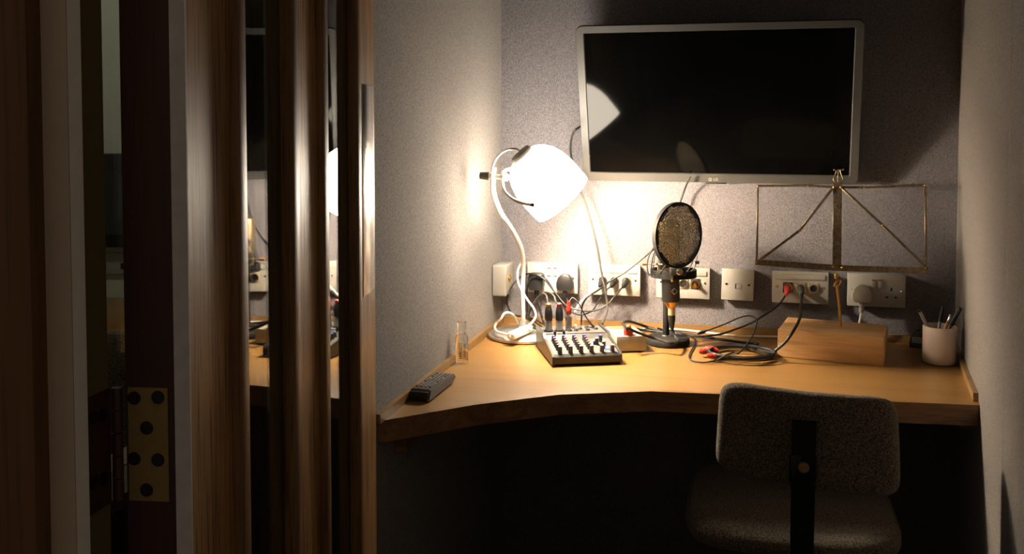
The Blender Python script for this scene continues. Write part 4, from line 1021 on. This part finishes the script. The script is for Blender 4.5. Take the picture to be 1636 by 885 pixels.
under = [stt+Vector((.01, .03, -.03)), Vector((seat_c.x, seat_c.y-.06, .445)), Vector((seat_c.x, seat_c.y+.05, .44))]
flatbar(spline(sb+under, 6), .042, .014, 'back_bracket', M['black_matt'])
MB().box((0, 0, 0), (.050, .012, .055), Matrix.Translation(cm2(1281, 738, .050)), .004).build('bracket_cover', M['black'], ch, world=True)
kb = cm2(1281, 734, .058)
k_ = MB().lathe([(0, 0), (.0105, 0), (.0105, .005), (.008, .008), (0, .009)], kb, nrm, 24).build('adjuster_knob', M['brass_old'], ch, world=True)
mb = MB(); prev = None
cs, sn = math.cos(math.radians(-14)), math.sin(math.radians(-14))
for (k, z) in [(.02, .535), (.5, .533), (.85, .527), (.95, .519), (1.0, .503), (1.0, .488), (.97, .474), (.9, .467), (.02, .465)]:
    cur = []
    for u, v in outline(k, 64, 4.5):
        x, y = u*.215, v*.205; cur.append(mb.bm.verts.new((seat_c.x+x*cs-y*sn, seat_c.y+x*sn+y*cs, z-.012*(1-u*u)*(1 if z > .5 else 0))))
    if prev: mb.bridge(prev, cur)
    else: mb.bm.faces.new(cur)
    prev = cur
mb.bm.faces.new(list(reversed(prev)))
mb.build('seat', M['chairfab'], ch, world=True)
MB().cyl(seat_c+Vector((0, 0, .465)), seat_c+Vector((0, 0, .24)), .024, None, 24).cyl(seat_c+Vector((0, 0, .25)), seat_c+Vector((0, 0, .09)), .032, None, 24).build('gas_column', M['black'], ch, world=True)
for k in range(5):
    a = math.radians(20+72*k); e = seat_c+Vector((math.cos(a)*.27, math.sin(a)*.27, .075))
    lg_ = MB().tube([seat_c+Vector((0, 0, .11)), seat_c.lerp(e, .5)+Vector((0, 0, .06)), e], lambda s: .022-.008*s, 10).build('leg', M['black'], ch, world=True)
    w = e+Vector((0, 0, -.047)); ax = Vector((-math.sin(a), math.cos(a), 0))
    MB().cyl(w-ax*.022, w-ax*.004, .027, None, 20).cyl(w+ax*.004, w+ax*.022, .027, None, 20).cyl(w-ax*.006, w+Vector((0, 0, .047)), .006, None, 8).build('castor', M['black'], lg_, world=True)

# ---------------------------------------------------------------- the next booth, seen through the hinge gap and side window
def G(y, Z): return 1.34-(y-185)/F*Z
nbx = -1.9
nb_wall = slab(Vector((-2.2, 3.2, 0)), Vector((-0.55, 3.2, 0)), Vector((0, -1, 0)), 0, H_ROOM, .1)
pale = plain('next_booth_paint', (0.50, 0.52, 0.44), 0.7)
struct(nb_wall.build('wall_next_booth', pale, smooth=False))
struct(MB().box((-1.35, 2.0, H_ROOM+.05), (1.75, 2.6, .1)).build('ceiling_next_booth', M['ceiling'], smooth=False))
struct(MB().box((-2.25, 2.0, H_ROOM/2), (.1, 2.5, H_ROOM)).build('wall_next_side', pale, smooth=False))
nX = -1.32
nt_ = thing('wall_monitor', 'dark monitor on the pale wall of the next booth', 'monitor', (nX, 3.195, G(320, 3.17)))
MB().box((0, -.02, 0), (.5, .036, G(245, 3.17)-G(395, 3.17)), None, .004).build('casing', M['tvblack'], nt_)
MB().box((0, -.0395, -.01), (.46, .003, .20)).build('screen', plain('dull_screen', (.05, .06, .055), .3), nt_)
np_ = thing('wall_socket', 'white wall socket above the desk of the next booth', 'socket', (nX, 3.199, G(422, 3.19)))
MB().box((0, -.006, 0), (.146, .01, .07), None, .002).build('faceplate', M['switchwhite'], np_)
for sx in (-.03, .03): MB().box((sx, -.0115, -.008), (.012, .0015, .02)).build('pin_hole', M['screw'], np_)
nd = thing('next_desk', 'oak desk in the next booth seen through the hinge gap', 'desk', (-1.35, 2.85, 0))
MB().box((0, 0, DESK-.02), (1.5, .68, .04), None, .002).build('worktop', M['desk'], nd)
for sx in (-.7, .7): MB().box((sx, 0, (DESK-.04)/2), (.04, .6, DESK-.04), None, .002).build('leg_panel', M['lip'], nd)
nc = thing('office_chair', 'dark chair at the desk of the next booth', 'chair', (-.93, 2.28, 0))
cb = loft([[(p[0]*k, -.02+o, .66+p[1]*k) for p in rrect(.40, .34, .09, 6)] for k, o in ((.2, .0), (.85, .002), (.97, .012), (1, .025), (.97, .038), (.85, .048), (.2, .05))])
cb.build('backrest', M['chairfab'], nc)
loft([[(p[0]*k, .22+p[1]*k, z) for p in rrect(.42, .40, .09, 6)] for k, z in ((.9, .42), (1, .44), (1, .47), (.92, .49), (.3, .495))]).build('seat', M['chairfab'], nc)
MB().cyl((0, .22, .42), (0, .22, .06), .025, None, 16).build('gas_column', M['black'], nc)
MB().tube([(0, .03, .62), (0, .0, .46), (0, .1, .41), (0, .2, .41)], .015, 8).build('back_bracket', M['black'], nc)
for k in range(5):
    a = 2*math.pi*k/5; MB().tube([(0, .22, .09), (math.cos(a)*.26, .22+math.sin(a)*.26, .03)], .016, 8).cyl((math.cos(a)*.26, .22+math.sin(a)*.26, .0), (math.cos(a)*.26, .22+math.sin(a)*.26, .05), .022, None, 12).build('leg', M['black'], nc)
nl = thing('added_ceiling_lamp', 'added unseen round ceiling lamp lighting the next booth', 'lamp', (-1.3, 2.4, H_ROOM))  # out of view, added to brighten the next booth's wall
MB().lathe([(0, 0), (.13, 0), (.13, -.03), (.12, -.035)], n=32).build('lamp_body', M['white'], nl)
MB().lathe([(.12, -.034), (.10, -.06), (.05, -.072), (0, -.075)], n=32).build('diffuser', emit('added_lamp_glow', (1, .90, .70), 26.0), nl)
